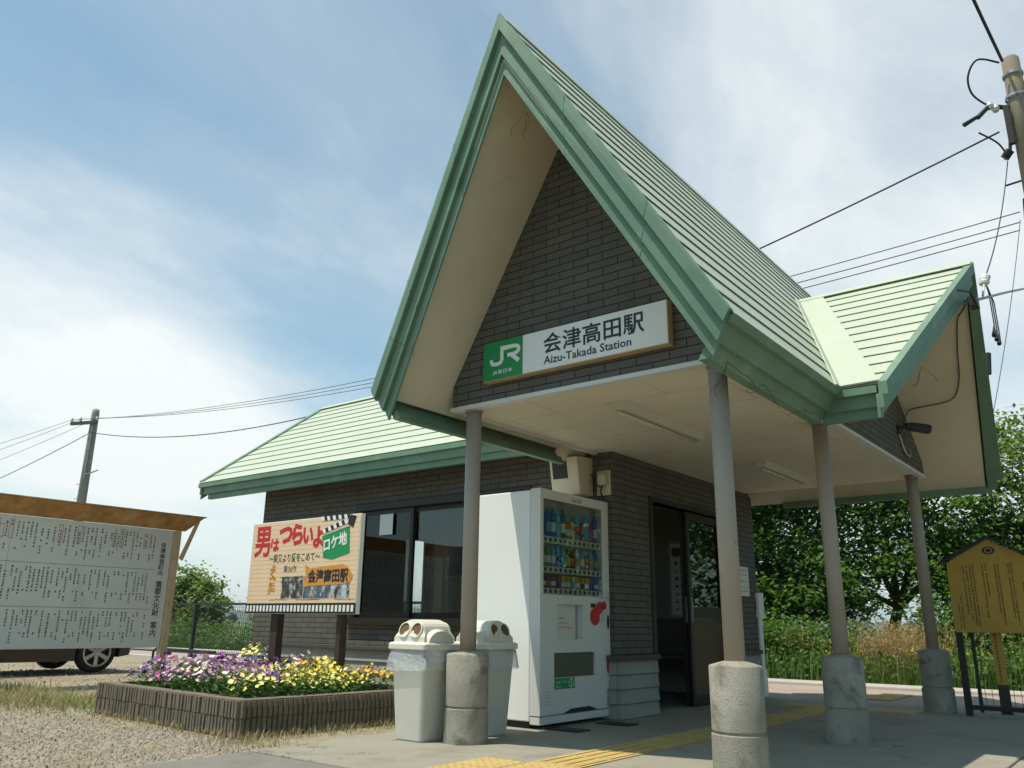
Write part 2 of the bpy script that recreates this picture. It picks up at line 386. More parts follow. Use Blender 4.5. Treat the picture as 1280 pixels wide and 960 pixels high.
# ---- stepped fascia boards along rakes and eaves
STEP = [(-.035, .10, .030), (.10, .28, -.004), (.28, .42, -.034)]
CL = .6; KH = 1 / (1 + SL * CL)
def off_eave(side, d): return V((-side * CL * KH * d, 0, -KH * d))
for side in (1, -1):
    fa = MB()
    e0, e1 = V((XM + side * HW, YF, ZT)), V((XM, YP, ZP))
    for i, (d0, d1, o) in enumerate(STEP):
        bk = .035 if i == 0 else .05
        A = [e0 + off_eave(side, d0) + V((0, -o, 0)), e0 + off_eave(side, d1) + V((0, -o, 0)), e0 + off_eave(side, d1) + V((0, bk, 0)), e0 + off_eave(side, d0) + V((0, bk, 0))]
        B = [e1 + V((0, -o, -d0)), e1 + V((0, -o, -d1)), e1 + V((0, bk, -d1)), e1 + V((0, bk, -d0))]
        if i == 0:  # the cap wraps over the roof edge and shows as a lip
            pass
        fa.prism(A, B)
        for tj in (.30, .66):                       # cover strips over the board joints
            c0, c1 = tj, tj + .006; s4 = lambda t: [lerp(A[0], B[0], t) + V((0, -.003, 0)), lerp(A[1], B[1], t) + V((0, -.003, 0)), lerp(A[1], B[1], t) + V((0, .01, 0)), lerp(A[0], B[0], t) + V((0, .01, 0))]
            fa.prism(s4(c0), s4(c1))
    fa.build('rake_fascia', 'trim_green', main_roof); fa = MB()
    e0, e1 = V((XM + side * HW, RV + .05, ZT)), V((XM, 5.75, ZP))
    fa.prism([e0, e0 + off_eave(side, .42), e0 + off_eave(side, .42) + V((0, .05, 0)), e0 + V((0, .05, 0))], [e1, e1 + V((0, 0, -.42)), e1 + V((0, .05, -.42)), e1 + V((0, .05, 0))])
    fa.build('rear_fascia', 'trim_green', main_roof)
for side, y1 in ((1, EV), (-1, WE + .02)):
    fe = MB()
    for i, (d0, d1, o) in enumerate(STEP):
        d0 = max(d0, .012)
        a = V((XM + side * HW, 0, ZT)); ins = V((-side * .06, 0, 0))
        P = [a + off_eave(side, d0) + V((side * o, 0, 0)), a + off_eave(side, d1) + V((side * o, 0, 0)), a + off_eave(side, d1) + V((side * o, 0, 0)) + ins, a + off_eave(side, d0) + V((side * o, 0, 0)) + ins]
        ys = YF + .055 - (.05 if i == 0 else 0); ye = y1 + (-o if side > 0 else 0)
        fe.prism([p + V((0, ys, 0)) for p in P], [p + V((0, ye, 0)) for p in P])
    fe.build('eave_fascia', 'trim_green', main_roof)
fx = MB(); ESTEP = [(.008, .06, .028), (.06, .15, -.004), (.15, .215, -.032)]
for i, (d0, d1, o) in enumerate(ESTEP):      # cross roof: front eave, rear eave, and the two leaning rakes
    for yy, s in ((EV, -1), (RV, 1)):
        x0 = TIPX + (-.14 if s < 0 else -1.9); x1 = XE0 - .046
        fx.box(x0, x1, *sorted((yy + s * o, yy + s * o - s * .05)), ZT - d1, ZT - d0)
        e0, e1 = V((XE0 - .004, yy + s * .031, ZT - .018)), V((XEP, YR, ZR)); ox, bx = V((o, 0, 0)), V((-.05 if i else -.03, 0, 0))
        up = V((0, 0, .036 if i == 0 else 0)); D0, D1 = V((0, 0, -d0)) + up, V((0, 0, -d1)); Q1 = V((0, 0, -d1 * 1.22)); oe = ox if s < 0 else V(((.10, .045, -.02)[i], 0, 0))
        fx.prism([e0 + D0 + oe, e0 + D1 + oe, e0 + D1 + bx, e0 + D0 + bx], [e1 + D0 + ox, e1 + Q1 + ox, e1 + Q1 + bx, e1 + D0 + bx])
fx.build('fascia', 'trim_green', cross)
fw = MB()
for i, (d0, d1, o) in enumerate(ESTEP):
    for yy, s in ((WE, -1), (2 * YR - WE, 1)):
        fw.box(WLE + (0, .09, .16)[i], LX - (.04, .06, .09)[i] * (1 if s < 0 else 0), *sorted((yy + s * o, yy + s * o - s * .05)), ZW - d1, ZW - d0)
        e0, e1 = V((WLE, yy, ZW)), V((WL, YR, ZR)); ox, bx = V((-o, 0, 0)), V((.05, 0, 0))
        up = V((0, 0, .048 if i == 0 else 0)); D0, D1 = V((0, 0, -d0)) + up, V((0, 0, -d1))
        fw.prism([e0 + D0 + ox, e0 + D1 + ox, e0 + D1 + bx, e0 + D0 + bx], [e1 + D0 + ox, e1 + D1 + ox, e1 + D1 + bx, e1 + D0 + bx])
fw.build('fascia', 'trim_green', wing)
# ---- soffits
TV = .317
sf = MB()
for side, y1 in ((1, EV + .02), (-1, WE)):
    b0 = off_eave(side, .42) + V((XM + side * HW - side * .03, 0, ZT + .03)); zt = ZP - TV
    xb = b0.x; zb = ZT - TV + SL * (HW - abs(xb - XM))
    sf.prism([V((xb, YF + .03, zb)), V((xb, y1, zb)), V((xb, y1, zb + .02)), V((xb, YF + .03, zb + .02))], [V((XM, YP + .03, zt)), V((XM, y1, zt)), V((XM, y1, zt + .02)), V((XM, YP + .03, zt + .02))])
    sf.box(*sorted((xb - side * .0, XM + side * (HW - .13))), YF + .03, y1, zb - .006, zb + .02)
# left strip of the porch soffit carried on to the station wall
xb = LX + .1; zb = ZT - TV + SL * .1
sf.prism([V((LX + .1, WE, zb)), V((LX + .1, 1.905, zb)), V((LX + .1, 1.905, zb + .02)), V((LX + .1, WE, zb + .02))], [V((.05, WE, ZT - TV + SL * (.05 - LX))), V((.05, 1.905, ZT - TV + SL * (.05 - LX))), V((.05, 1.905, ZT - TV + SL * (.05 - LX) + .02)), V((.05, WE, ZT - TV + SL * (.05 - LX) + .02))])
sf.build('soffit', 'soffit', main_roof)
se = MB(); ET = .2
for yy, s in ((EV, 1), (RV, -1)):
    zb = ZT - ET + .04; y0 = yy + s * .055
    A = [V((1.98, y0, zb)), V((XE0 - .06, y0, zb)), V((XE0 - .06, y0, zb + .02)), V((1.98, y0, zb + .02))]
    B = [V((1.98, YR, ZR - ET)), V((XEP - .06, YR, ZR - ET)), V((XEP - .06, YR, ZR - ET + .02)), V((1.98, YR, ZR - ET + .02))]
    if s < 0: A[0].x = A[3].x = -.1; B[0].x = B[3].x = -.1
    se.prism(A, B)
se.build('soffit', 'soffit', cross)
sw = MB()
for yy, s in ((WE, 1), (2 * YR - WE, -1)):
    zb = ZW - ET + .03; y0 = yy + s * .055
    sw.prism([V((WL + .05, y0, zb)), V((LX + .05, y0, zb)), V((LX + .05, y0, zb + .02)), V((WL + .05, y0, zb + .02))], [V((WL + .05, YR, ZR - ET)), V((LX + .05, YR, ZR - ET)), V((LX + .05, YR, ZR - ET + .02)), V((WL + .05, YR, ZR - ET + .02))])
sw.build('soffit', 'soffit', wing)
# ---- tiled gable walls over the porch
ZB = 2.312
gx0, gx1, gy = -.1516, 2.0341, -.0719
def under(x): return ZT - TV + SL * (HW - abs(x - XM)) + .012
prof = [(gx0, ZB), (gx1, ZB), (gx1, under(gx1)), (XM, under(XM)), (gx0, under(gx0))]
gw = MB(); gw.prism([V((x, gy, z)) for x, z in prof], [V((x, gy + .1, z)) for x, z in prof])
gw.build('gable_wall', 'brick_tile', st, uv=True)
def undE(y): return ZR - ET - SE * abs(y - YR) + .012
gyE0, gyE1 = EV + .06, 4.86
yS = YR - (ZR - ET + .012 - ZB) / SE
profE = [(yS + .01, ZB), (gyE1, ZB), (gyE1, undE(gyE1)), (YR, undE(YR))]
ge_ = MB(); ge_.prism([V((gx1 - .1, y, z)) for y, z in profE], [V((gx1, y, z)) for y, z in profE])
ge_.box(gx1 - .1, gx1 - .003, gy + .102, yS + .3, ZB + .001, ZB + .15)
ge_.build('gable_wall', 'brick_tile', st, uv=True)
gt = MB()
gt.box(gx0 - .012, gx1 + .012, gy - .016, gy + .06, ZB - .032, ZB - .001)
gt.box(gx1 - .06, gx1 + .014, gy + .07, gyE1 + .01, ZB - .03, ZB - .001)
gt.box(gx0 - .01, gx0 + .03, gy + .07, 1.9, ZB - .03, ZB - .001)
gt.build('gable_trim', 'white_trim', st, bevel=.003)
ce = MB()
ce.box(gx0 + .032, gx1 - .062, gy + .062, 1.914, ZB - .012, ZB + .02); ce.box(.032, gx1 - .062, 1.916, 4.95, ZB - .012, ZB + .02)
ce.build('ceiling', 'ceiling_board', st, uv=True)
# ---- walls of the station
WY, DX, RY, EX, TH = 1.9161, .0296, 5.0, -5.2211, .13
fwl = MB(); wx0, wx1, wz0, wz1 = -3.40, -.92, .775, 2.035; top = 2.52
for a, b, c, d in ((EX, wx0, 0, top), (wx1, DX, 0, top), (wx0, wx1, 0, wz0), (wx0, wx1, wz1, top)):
    fwl.box(a, b, WY, WY + TH, c, d)
fwl.build('brick_wall', 'brick_tile', st, uv=True)
dwl = MB(); dy0, dy1, dz = 2.60, 4.28, 1.925
for a, b, c, d in ((WY + TH, dy0, 0, ZB - .012), (dy1, RY, 0, ZB - .012), (dy0, dy1, dz, ZB - .012)):
    dwl.box(DX - TH, DX, a, b, c, d)
dwl.build('brick_wall', 'brick_tile', st, uv=True)
ewl = MB(); ey0, ey1, ez0, ez1 = 4.36, 4.96, .80, 2.075
for a, b, c, d in ((WY + TH, ey0, 0, top), (ey1, RY, 0, top), (ey0, ey1, 0, ez0), (ey0, ey1, ez1, top)):
    ewl.box(EX, EX + TH, a, b, c, d)
gprof = [(WY + .02, top), (RY - .02, top), (YR, ZR - .24)]
ewl.prism([V((EX, y, z)) for y, z in gprof], [V((EX + TH, y, z)) for y, z in gprof])
ewl.build('brick_wall', 'brick_tile', st, uv=True)
rwl = MB(); rwl.box(EX, DX, RY, RY + TH, 0, top); rwl.build('brick_wall', 'brick_tile', st, uv=True)
# inner lining, floor and flat ceiling of the waiting room
il = MB()
for a, b, c, d in ((EX + TH + .004, wx0, .0, 2.4), (wx1, DX - TH - .004, 0, 2.4), (wx0, wx1, 0, wz0), (wx0, wx1, wz1, 2.4)): il.box(a, b, WY + TH + .003, WY + TH + .015, c, d)
il.box(EX + TH + .003, DX - TH - .003, RY - .02, RY - .004, 0, 2.4)
for a, b, c, d in ((WY + .15, ey0, 0, 2.4), (ey1, RY - .02, 0, 2.4), (ey0, ey1, 0, ez0), (ey0, ey1, ez1, 2.4)): il.box(EX + TH + .003, EX + TH + .015, a, b, c, d)
for a, b, c, d in ((WY + .15, dy0, 0, 2.28), (dy1, RY - .02, 0, 2.28), (dy0, dy1, dz, 2.28)): il.box(DX - TH - .016, DX - TH - .003, a, b, c, d)
il.box(EX + TH, DX - TH, WY + TH, RY, 2.30, 2.34)
il.build('inner_lining', 'inner_wall', st)
fl = MB(); fl.box(EX + TH, DX - TH, WY + TH, RY, -.02, .008); fl.build('room_floor', 'room_floor', st)
# concrete lapped base with its ledge
pl = MB(); H = .47; LZ = .045
def lap(x0, x1, y0, y1, nx, ny, n=4):
    for k in range(n):
        z0, z1 = H * k / n, H * (k + 1) / n; o0, o1 = .055, .035
        pts = lambda z, o: [V((x0 - (o if nx < 0 else 0), y0 - (o if ny < 0 else 0), z)), V((x1 + (o if nx > 0 else 0), y0 - (o if ny < 0 else 0), z)), V((x1 + (o if nx > 0 else 0), y1, z)), V((x0 - (o if nx < 0 else 0), y1, z))]
        pl.rings([pts(z0 + .006, o0), pts(z1, o1)])
lap(EX - .03, DX + .02, WY - .004, WY + .06, 0, -1); lap(DX - .1, DX + .004, WY - .03, dy0 - .04, 1, 0); lap(DX - .1, DX + .004, dy1 + .04, RY, 1, 0)
pl.build('plinth', 'plinth', st)
lg = MB(); lg.box(EX - .05, DX + .075, WY - .085, WY - .002, H + .002, H + .045); lg.box(DX + .002, DX + .08, WY, dy0 - .03, H + .002, H + .045); lg.box(DX + .002, DX + .08, dy1 + .03, RY, H + .002, H + .045)
lg.build('ledge', 'dark_ledge', st, bevel=.006)
# ---- front window: outer frame, two sliding sashes
def window(axis, c, a0, a1, z0, z1, depth, sgn, mull):
    """axis 'y': wall plane y=c, spans x; axis 'x': wall plane x=c, spans y. sgn = outward direction."""
    def bx(mb, p0, p1, d0, d1, q0, q1):
        lo, hi = sorted((c + sgn * d0, c + sgn * d1))
        if axis == 'y': mb.box(p0, p1, lo, hi, q0, q1)
        else: mb.box(lo, hi, p0, p1, q0, q1)
    f = MB(); t = .05
    bx(f, a0 - .03, a1 + .03, -.1, .02, z1 - t, z1 + .03); bx(f, a0 - .05, a1 + .05, -.1, .055, z0 - .04, z0 + .03)
    bx(f, a0 - .03, a0 + t, -.1, .018, z0 + .03, z1 - t); bx(f, a1 - t, a1 + .03, -.1, .018, z0 + .03, z1 - t)
    fr = f.build('window', 'dark_frame', st, bevel=.003)
    for k, (m0, m1) in enumerate(mull):
        s = MB(); q = -.03 - .035 * (k % 2); w_ = .045
        bx(s, m0, m0 + w_, q - .025, q, z0 + .03, z1 - t); bx(s, m1 - w_, m1, q - .025, q, z0 + .03, z1 - t)
        bx(s, m0 + w_, m1 - w_, q - .025, q, z0 + .03, z0 + .09); bx(s, m0 + w_, m1 - w_, q - .025, q, z1 - t - .05, z1 - t)
        s.build('sash', 'dark_frame', fr)
        p = MB(); bx(p, m0 + w_, m1 - w_, q - .014, q - .010, z0 + .09, z1 - t - .05); p.build('pane', 'dark_glass' if k == 0 and axis == 'y' else 'glass', fr)
    return fr
w1 = window('y', WY, wx0, wx1, wz0, wz1, TH, -1, [(wx0 + .05, -2.53), (-2.59, wx1 - .05)])
sk = MB(); sk.box(-3.04, -2.83, WY + .012, WY + .014, 1.70, 1.93); sk.build('white_sticker', 'sign_white', w1, bevel=.02)
window('x', EX, ey0, ey1, ez0, ez1, TH, -1, [(ey0 + .05, ey1 - .05)])
# ---- sliding doors in the wall facing the porch
dr = MB(); 
dr.box(DX - .12, DX + .012, dy0 - .03, dy0 + .035, 0.009, dz); dr.box(DX - .12, DX + .012, dy1 - .035, dy1 + .03, 0.009, dz); dr.box(DX - .12, DX + .014, dy0 - .03, dy1 + .03, dz, dz + .05)
dr.build('door_frame', 'dark_frame', st)
def door(x, y0, y1):
    f = MB(); z1 = dz - .01; a = .06
    f.box(x, x + .03, y0, y0 + a, .012, z1); f.box(x, x + .03, y1 - a, y1, .012, z1); f.box(x, x + .03, y0 + a, y1 - a, z1 - .08, z1); f.box(x, x + .03, y0 + a, y1 - a, .86, .95); f.box(x, x + .03, y0 + a, y1 - a, .012, .1)
    d = f.build('door', 'dark_frame', st)
    p = MB(); p.box(x + .010, x + .018, y0 + a, y1 - a, .1, .86); p.build('door_panel', 'door_panel', d)
    p = MB(); p.box(x + .012, x + .016, y0 + a, y1 - a, .95, z1 - .08); p.build('pane', 'dark_glass', d)
    p = MB(); p.box(x + .03, x + .045, y0 + .02, y0 + .04, .8, 1.05); p.build('handle', 'steel', d)
    return d
door(DX - .06, 3.42, 4.25); door(DX - .105, 3.40, 4.22)
# ---- round porch columns on two-piece concrete pedestals
cols = [(0, 0, .146, 2.28), (1.935, 0, .144, 2.28), (1.935, 1.86, .144, 2.285), (1.935, 4.746, .142, 2.285)]
for i, (x, y, pr, zt) in enumerate(cols):
    c = MB(); c.lathe([(.057, .5), (.056, zt)], k=28); c.rings([[V((.068 * math.cos(a * .2244), .068 * math.sin(a * .2244), z)) for a in range(28)] for z in (zt - .012, zt)])
    co = c.build('column', 'post_paint', st, smooth=False, local=True, loc=(x, y, 0))
    for p in co.data.polygons: p.use_smooth = abs(p.normal.z) < .5
    p = MB(); k = 40; hj = .222
    p.lathe([(pr + .004, -.02), (pr + .002, hj - .008), (pr - .009, hj - .002), (pr - .010, hj + .006), (pr - .001, hj + .012), (pr - .001, .556), (pr - .006, .563), (.06, .585), (.0, .585)], k=k)
    po = p.build('pedestal', 'concrete', co, local=True)
    for q in po.data.polygons: q.use_smooth = True
    po.rotation_euler = (0, 0, i * 1.3)
    md = po.modifiers.new('edge', 'EDGE_SPLIT'); md.split_angle = .7
# ---- entrance fittings fixed to the building
# ================================================================== ground, paths
pmat('earth', (.13, .115, .06), .95, .25, .35, .2, 6, stain=[((.06, .085, .03), .25, .45, .65, .9)])
pmat('gravel', (.275, .235, .165), .95, .22, 14, .9, 60, stain=[((.215, .165, .09), 1.1, .45, .62, .9), ((.33, .29, .22), 2.3, .55, .75, .7)], spots=[((.5, .47, .4), 45, .62), ((.13, .12, .10), 60, .64)])
pmat('asphalt', (.20, .185, .16), .92, .15, 3, .6, 170, spots=[((.33, .31, .28), 130, .63), ((.055, .055, .055), 110, .62)], stain=[((.26, .23, .18), 1.2, .5, .8, .5)])
pmat('apron', (.275, .255, .20), .9, .08, 1.6, .25, 180, stain=[((.19, .175, .14), 2.0, .5, .72, .8), ((.34, .33, .27), 5, .6, .8, .5), ((.12, .11, .09), .9, .6, .72, .55), ((.16, .13, .09), 9, .68, .8, .6)], cracks=((.07, .065, .055), .55, .0035), spots=[((.2, .19, .17), 160, .68)])
pmat('platform_pave', (.34, .27, .23), .9, .1, 3, .2, 90, stain=[((.22, .19, .17), 1.4, .5, .8, .5)])
pmat('kerb', (.46, .43, .38), .85, .1, 5, .2, 60)
pmat('tactile', (.47, .335, .125), .75, .12, 4, .15, 60, stain=[((.40, .27, .09), 2.5, .5, .75, .7)])
gm = MB(); gm.face((-3000, -600, -.03), (2000, -600, -.03), (2000, 5000, -.03), (-3000, 5000, -.03)); gm.build('ground', 'earth', kind='structure')
gm = MB(); k = 60
gm.face((-30, -9, -.014), (-.76, -9, -.014), (-.76, 5.1, -.014), (-30, 5.1, -.014)); gm.build('gravel_yard', 'gravel', kind='structure')
gm = MB(); gm.face((-.755, -12, -.01), (12, -12, -.01), (12, -1.17, -.01), (-.755, -1.17, -.01)); gm.build('road', 'asphalt', kind='structure')
gm = MB(); gm.box(-.75, 2.96, -1.165, 5.25, -.12, 0); gm.build('porch_apron', 'apron', kind='structure', bevel=.008)
gm = MB(); gm.box(2.965, 9, -1.165, 5.25, -.12, -.012); gm.build('side_path', 'apron', kind='structure')
gm = MB(); gm.box(-40, 14, 5.254, 7.55, -.2, -.006); gm.build('platform_path', 'platform_pave', kind='structure')
gm = MB(); gm.box(-40, 14, 7.55, 7.95, -.9, .045); gm.build('platform_kerb', 'kerb', kind='structure', bevel=.02)
gm = MB(); gm.box(-40, EX - .3, 5.10, 5.25, -.2, .03); gm.build('path_kerb', 'kerb', kind='structure', bevel=.01)
tp = MB()
def tile(x0, y0, s, dots):
    tp.box(x0 + .002, x0 + s - .002, y0 + .002, y0 + s - .002, -.004, .006)
    if dots:
        for i in range(5):
            for j in range(5):
                tp.lathe([(.016, .0055), (.011, .0105)], (x0 + s * (i + .5) / 5, y0 + s * (j + .5) / 5, 0), 8)
    else:
        for i in range(4): tp.box(x0 + s * (i + .5) / 4 - .014, x0 + s * (i + .5) / 4 + .014, y0 + .02, y0 + s - .02, .005, .0105)
S = .33
for j in range(17): tile(.82, -1.0 + j * S, S, j < 2)
for i in (0, 2, 3): tile(.82 + (i - 1) * S, -.999 + 16 * S, S, True)
for j in range(3): tile(.90, 5.26 + .5 + j * S, S, True)
tile(.52, -1.0, .295, True); tile(.52, -.70, .295, True)
tp.build('tactile_path', 'tactile', kind='structure')
# ================================================================== sign over the porch
X, Y_, Z = V((1, 0, 0)), V((0, 1, 0)), V((0, 0, 1))
sg = thing('station_sign', (.95, -.10, 2.43), 'long white and green station name board fixed on the dark tiled gable', 'sign')
b = MB(); sx0, sx1, sz0, sz1, sy = .200, 1.694, 2.434, 2.728, -.145
b.box(sx0, sx1, sy + .004, gy - .004, sz0, sz1); b.build('sign_case', 'sign_edge', sg, bevel=.003)
p = MB(); p.box(.561, sx1 - .006, sy, sy + .0035, sz0 + .006, sz1 - .004); p.build('white_panel', 'sign_white', sg)
p = MB(); p.box(sx0 + .004, .558, sy, sy + .0035, sz0 + .006, sz1 - .004); gp = p.build('green_panel', 'sign_green', sg)
o = (0, sy, 0)
t = MB(); write(t, '会津高田駅', o, X, Z,   .742, 1.528, 2.545, 2.692, bold=.016, spacing=1.02); write(t, 'Aizu-Takada Station', o, X, Z, .744, 1.432, 2.472, 2.530, bold=.012)
t.build('lettering', 'ink', sg)
t = MB()
jx, jz, kx_, k = .282, 2.545, .165, .118
J = [(-.02, .40), (-.02, .24), (.03, .12), (.16, .06), (.36, .06), (.5, .12), (.56, .26), (.56, 1.0), (1.25, 1.0), (1.42, .93), (1.48, .80), (1.46, .64), (1.36, .54), (1.2, .50), (.86, .50)]
ribbon(t, [(jx + a * kx_, jz + b_ * k) for a, b_ in J], .028, o, X, Z)
ribbon(t, [(jx + a * kx_, jz + b_ * k) for a, b_ in ((1.06, .50), (1.5, .0))], .031, o, X, Z, d=.0035)
write(t, 'JR東日本', o, X, Z, .292, .474, 2.470, 2.506, bold=.012)
t.build('lettering', 'sign_white', gp)
# ================================================================== lights and boxes on the building
for (x0, x1, y0, y1), lab in (((.90, 1.05, .42, 1.72), 'flat strip light on the porch ceiling nearest the front gable'), ((.90, 1.03, 3.1, 4.3), 'flat strip light on the porch ceiling beside the waiting room door')):
    cl_ = thing('ceiling_light', ((x0 + x1) / 2, (y0 + y1) / 2, ZB - .012), lab, 'light', 'strip lights on the porch ceiling')
    b = MB(); z1 = ZB - .013; b.prism([V((x0, y0, z1)), V((x1, y0, z1)), V((x1 - .03, y0, z1 - .055)), V((x0 + .03, y0, z1 - .055))], [V((x0, y1, z1)), V((x1, y1, z1)), V((x1 - .03, y1, z1 - .055)), V((x0 + .03, y1, z1 - .055))]); b.build('housing', 'lamp_white', cl_)
    b = MB(); xm = (x0 + x1) / 2; b.tube([(xm, y0 + .04, z1 - .072), (xm, y1 - .04, z1 - .072)], .014, 10); b.build('tube', 'lamp_white', cl_, smooth=True)
wb = thing('sensor_box', (-.33, 1.8, 1.95), 'tall beige metal box with a dark window on the tiled wall above the vending machine', 'box')
b = MB(); b.rings([[V(p) for p in ((-.49, 1.70, 1.90), (-.18, 1.70, 1.90), (-.18, WY - .004, 1.90), (-.49, WY - .004, 1.90))], [V(p) for p in ((-.49, 1.64, 2.24), (-.18, 1.64, 2.24), (-.18, WY - .004, 2.26), (-.49, WY - .004, 2.26))]]); b.build('casing', 'beige_plastic', wb, bevel=.008)
b = MB(); b.rings([[V(p) for p in ((-.455, 1.664, 2.05), (-.30, 1.664, 2.05), (-.30, 1.69, 2.05), (-.455, 1.69, 2.05))], [V(p) for p in ((-.455, 1.637, 2.21), (-.30, 1.637, 2.21), (-.30, 1.66, 2.21), (-.455, 1.66, 2.21))]]); b.build('front_window', 'black', wb)
jb = thing('junction_box', (-.06, WY, 1.92), 'small beige junction box with cables beside the tiled wall corner', 'box')
b = MB(); b.box(-.135, .012, WY - .012, WY - .003, 1.90, 2.13); b.build('back_plate', 'beige_plastic', jb, bevel=.004)
b = MB(); b.box(-.10, -.02, WY - .06, WY - .013, 1.99, 2.09); b.build('cover', 'beige_plastic', jb, bevel=.006)
b = MB(); b.path([(-.06, WY - .04, 1.985), (-.07, WY - .05, 1.93), (-.05, WY - .03, 1.86)], .008); b.path([(-.17, WY - .05, 2.1), (-.12, WY - .06, 2.02), (-.08, WY - .05, 1.97)], .006); b.build('cable', 'black', jb)
fl_ = thing('floodlight', (2.04, 3.98, 2.62), 'small black floodlight on the side gable pointing out to the road', 'light')
b = MB(); b.tube([(2.036, 3.95, 2.63), (2.12, 3.99, 2.66)], .018, 8); b.box(2.036, 2.05, 3.91, 3.99, 2.59, 2.67); b.build('bracket', 'black', fl_)
b = MB(); b.tube([(2.10, 3.98, 2.66), (2.15, 4.02, 2.655), (2.27, 4.16, 2.64)], [.03, .045, .048], 12); b.build('lamp_head', 'black', fl_, bevel=.004)
b = MB(); b.path([(2.042, 3.93, 2.58), (2.05, 4.05, 2.44), (2.06, 4.2, 2.40), (2.045, 4.3, 2.47)], .012); b.build('cable', 'steel', fl_)
# service pipe and cable under the side gable
sp = thing('service_mast', (2.7, 3.0, 3.3), 'thin grey service pipe running from the side gable peak towards the utility pole', 'pipe')
b = MB(); b.path([(2.86, 3.15, 3.50), (2.92, 3.05, 3.47), (2.98, 3.0, 3.46), (2.99, 3.2, 3.52), (3.0, 5.0, 4.18), (3.02, 7.6, 5.12)], .014, 8); b.build('pipe', 'galv', sp, smooth=True)
b = MB(); b.box(2.94, 3.0, 2.86, 3.0, 3.36, 3.44); b.tube([(2.94, 2.4, 3.34), (2.98, 2.7, 3.42), (2.99, 2.95, 3.36)], .01); b.build('clamp', 'black', sp)
b = MB(); b.path([(2.88, 3.25, 3.60), (2.83, 3.387, 3.53), (2.752, 3.48, 3.46), (2.673, 3.766, 3.248), (2.623, 3.993, 3.078), (2.56, 4.144, 2.965), (2.49, 4.21, 2.915), (2.386, 4.233, 2.90), (2.238, 4.243, 2.893), (2.10, 4.26, 2.88), (2.05, 4.24, 2.80), (2.045, 4.15, 2.70), (2.045, 4.02, 2.66)], .0055, 6); b.build('cable', 'dark_ledge', sp)
# dry vine twigs caught under the eaves
pmat('twig', (.05, .038, .028), .9)
def twig(pos, s, seed, lab):
    q = random.Random(seed); mb = MB(); tw = MB()
    for k in range(3):
        p = V(pos); pts = [p.copy()]
        d = V((q.uniform(-1, 1), q.uniform(-1, 1), -.4)).normalized()
        for i in range(6):
            d = (d + V((q.uniform(-.7, .7), q.uniform(-.7, .7), q.uniform(-.9, .4)))).normalized(); p = p + d * s * .085; pts.append(p.copy())
        tw.tube(pts, .0016, 4)
    tag(tw.build('dry_twig', 'twig'), lab, 'twig', 'dry twigs caught under the eaves')
twig((2.19, -.45, 2.14), .45, 1, 'dry twig hanging by the front column under the right eave')
twig((2.19, .05, 2.13), .35, 2, 'dry twig hanging midway along the right eave')
twig((2.19, .75, 2.13), .25, 3, 'short dry twig under the right eave near the valley')
twig((1.18, -.93, 3.85), .4, 4, 'dry twig caught high on the right board of the front gable')
twig((-.05, -.74, 2.62), .35, 5, 'dry twig caught low on the left board of the front gable')
twig((1.62, -.82, 3.1), .3, 6, 'dry twig caught halfway down the right board of the front gable')
twig((-2.9, 1.28, 2.23), .25, 7, 'dry twig under the long left eave above the window')
twig((2.70, 1.9, 2.62), .35, 8, 'dry twig under the front board of the side gable')
# ================================================================== vending machine
pmat('vm_white_shaded', (.64, .64, .61), .3, .02, 2)  # front white darkened in its colour to stand in for weaker fill light
pmat('vm_red', (.52, .02, .025), .35, .1, 6)
pmat('vm_dark', (.05, .055, .05), .3, .1, 4)
pmat('vm_grey', (.33, .34, .34), .4, .05, 4)
pmat('vm_panel', (.62, .61, .55), .4, .03, 4)
pmat('flap', (.10, .105, .075), .25, .1, 4)
vm = thing('vending_machine', (-.36, 1.41, 0), 'big white drinks vending machine standing against the tiled station wall', 'vending machine')
vx, vy0, vy1, vz0, vz1, vb0 = -.024, .872, 1.905, .02, 1.83, -.72
b = MB(); b.box(vb0, vx - .105, vy0 + .004, vy1 - .004, .05, vz1 - .01); b.build('body', 'white_paint', vm, bevel=.008)
b = MB(); b.box(vb0 + .03, vx - .12, vy0 + .03, vy1 - .03, 0.001, .048); b.build('base', 'black', vm)
# door shell with real openings: display, poster window, flap
wnd = [(.915, 1.800, .995, 1.752), (1.108, 1.482, .648, .922), (1.062, 1.664, .362, .548)]
ys = sorted({vy0, vy1, *[v for a in wnd for v in a[:2]]}); zs = sorted({.095, vz1, *[v for a in wnd for v in a[2:]]})
b = MB()
for i in range(len(ys) - 1):
    for j in range(len(zs) - 1):
        ym, zm = (ys[i] + ys[i + 1]) / 2, (zs[j] + zs[j + 1]) / 2
        if not any(a[0] < ym < a[1] and a[2] < zm < a[3] for a in wnd): b.face((vx, ys[i], zs[j]), (vx, ys[i + 1], zs[j]), (vx, ys[i + 1], zs[j + 1]), (vx, ys[i], zs[j + 1]))
for a in wnd:
    d = vx - .085; 
    b.face((vx, a[0], a[2]), (d, a[0], a[2]), (d, a[1], a[2]), (vx, a[1], a[2])); b.face((vx, a[0], a[3]), (vx, a[1], a[3]), (d, a[1], a[3]), (d, a[0], a[3]))
    b.face((vx, a[0], a[2]), (vx, a[0], a[3]), (d, a[0], a[3]), (d, a[0], a[2])); b.face((vx, a[1], a[2]), (d, a[1], a[2]), (d, a[1], a[3]), (vx, a[1], a[3]))
xb_ = vx - .098
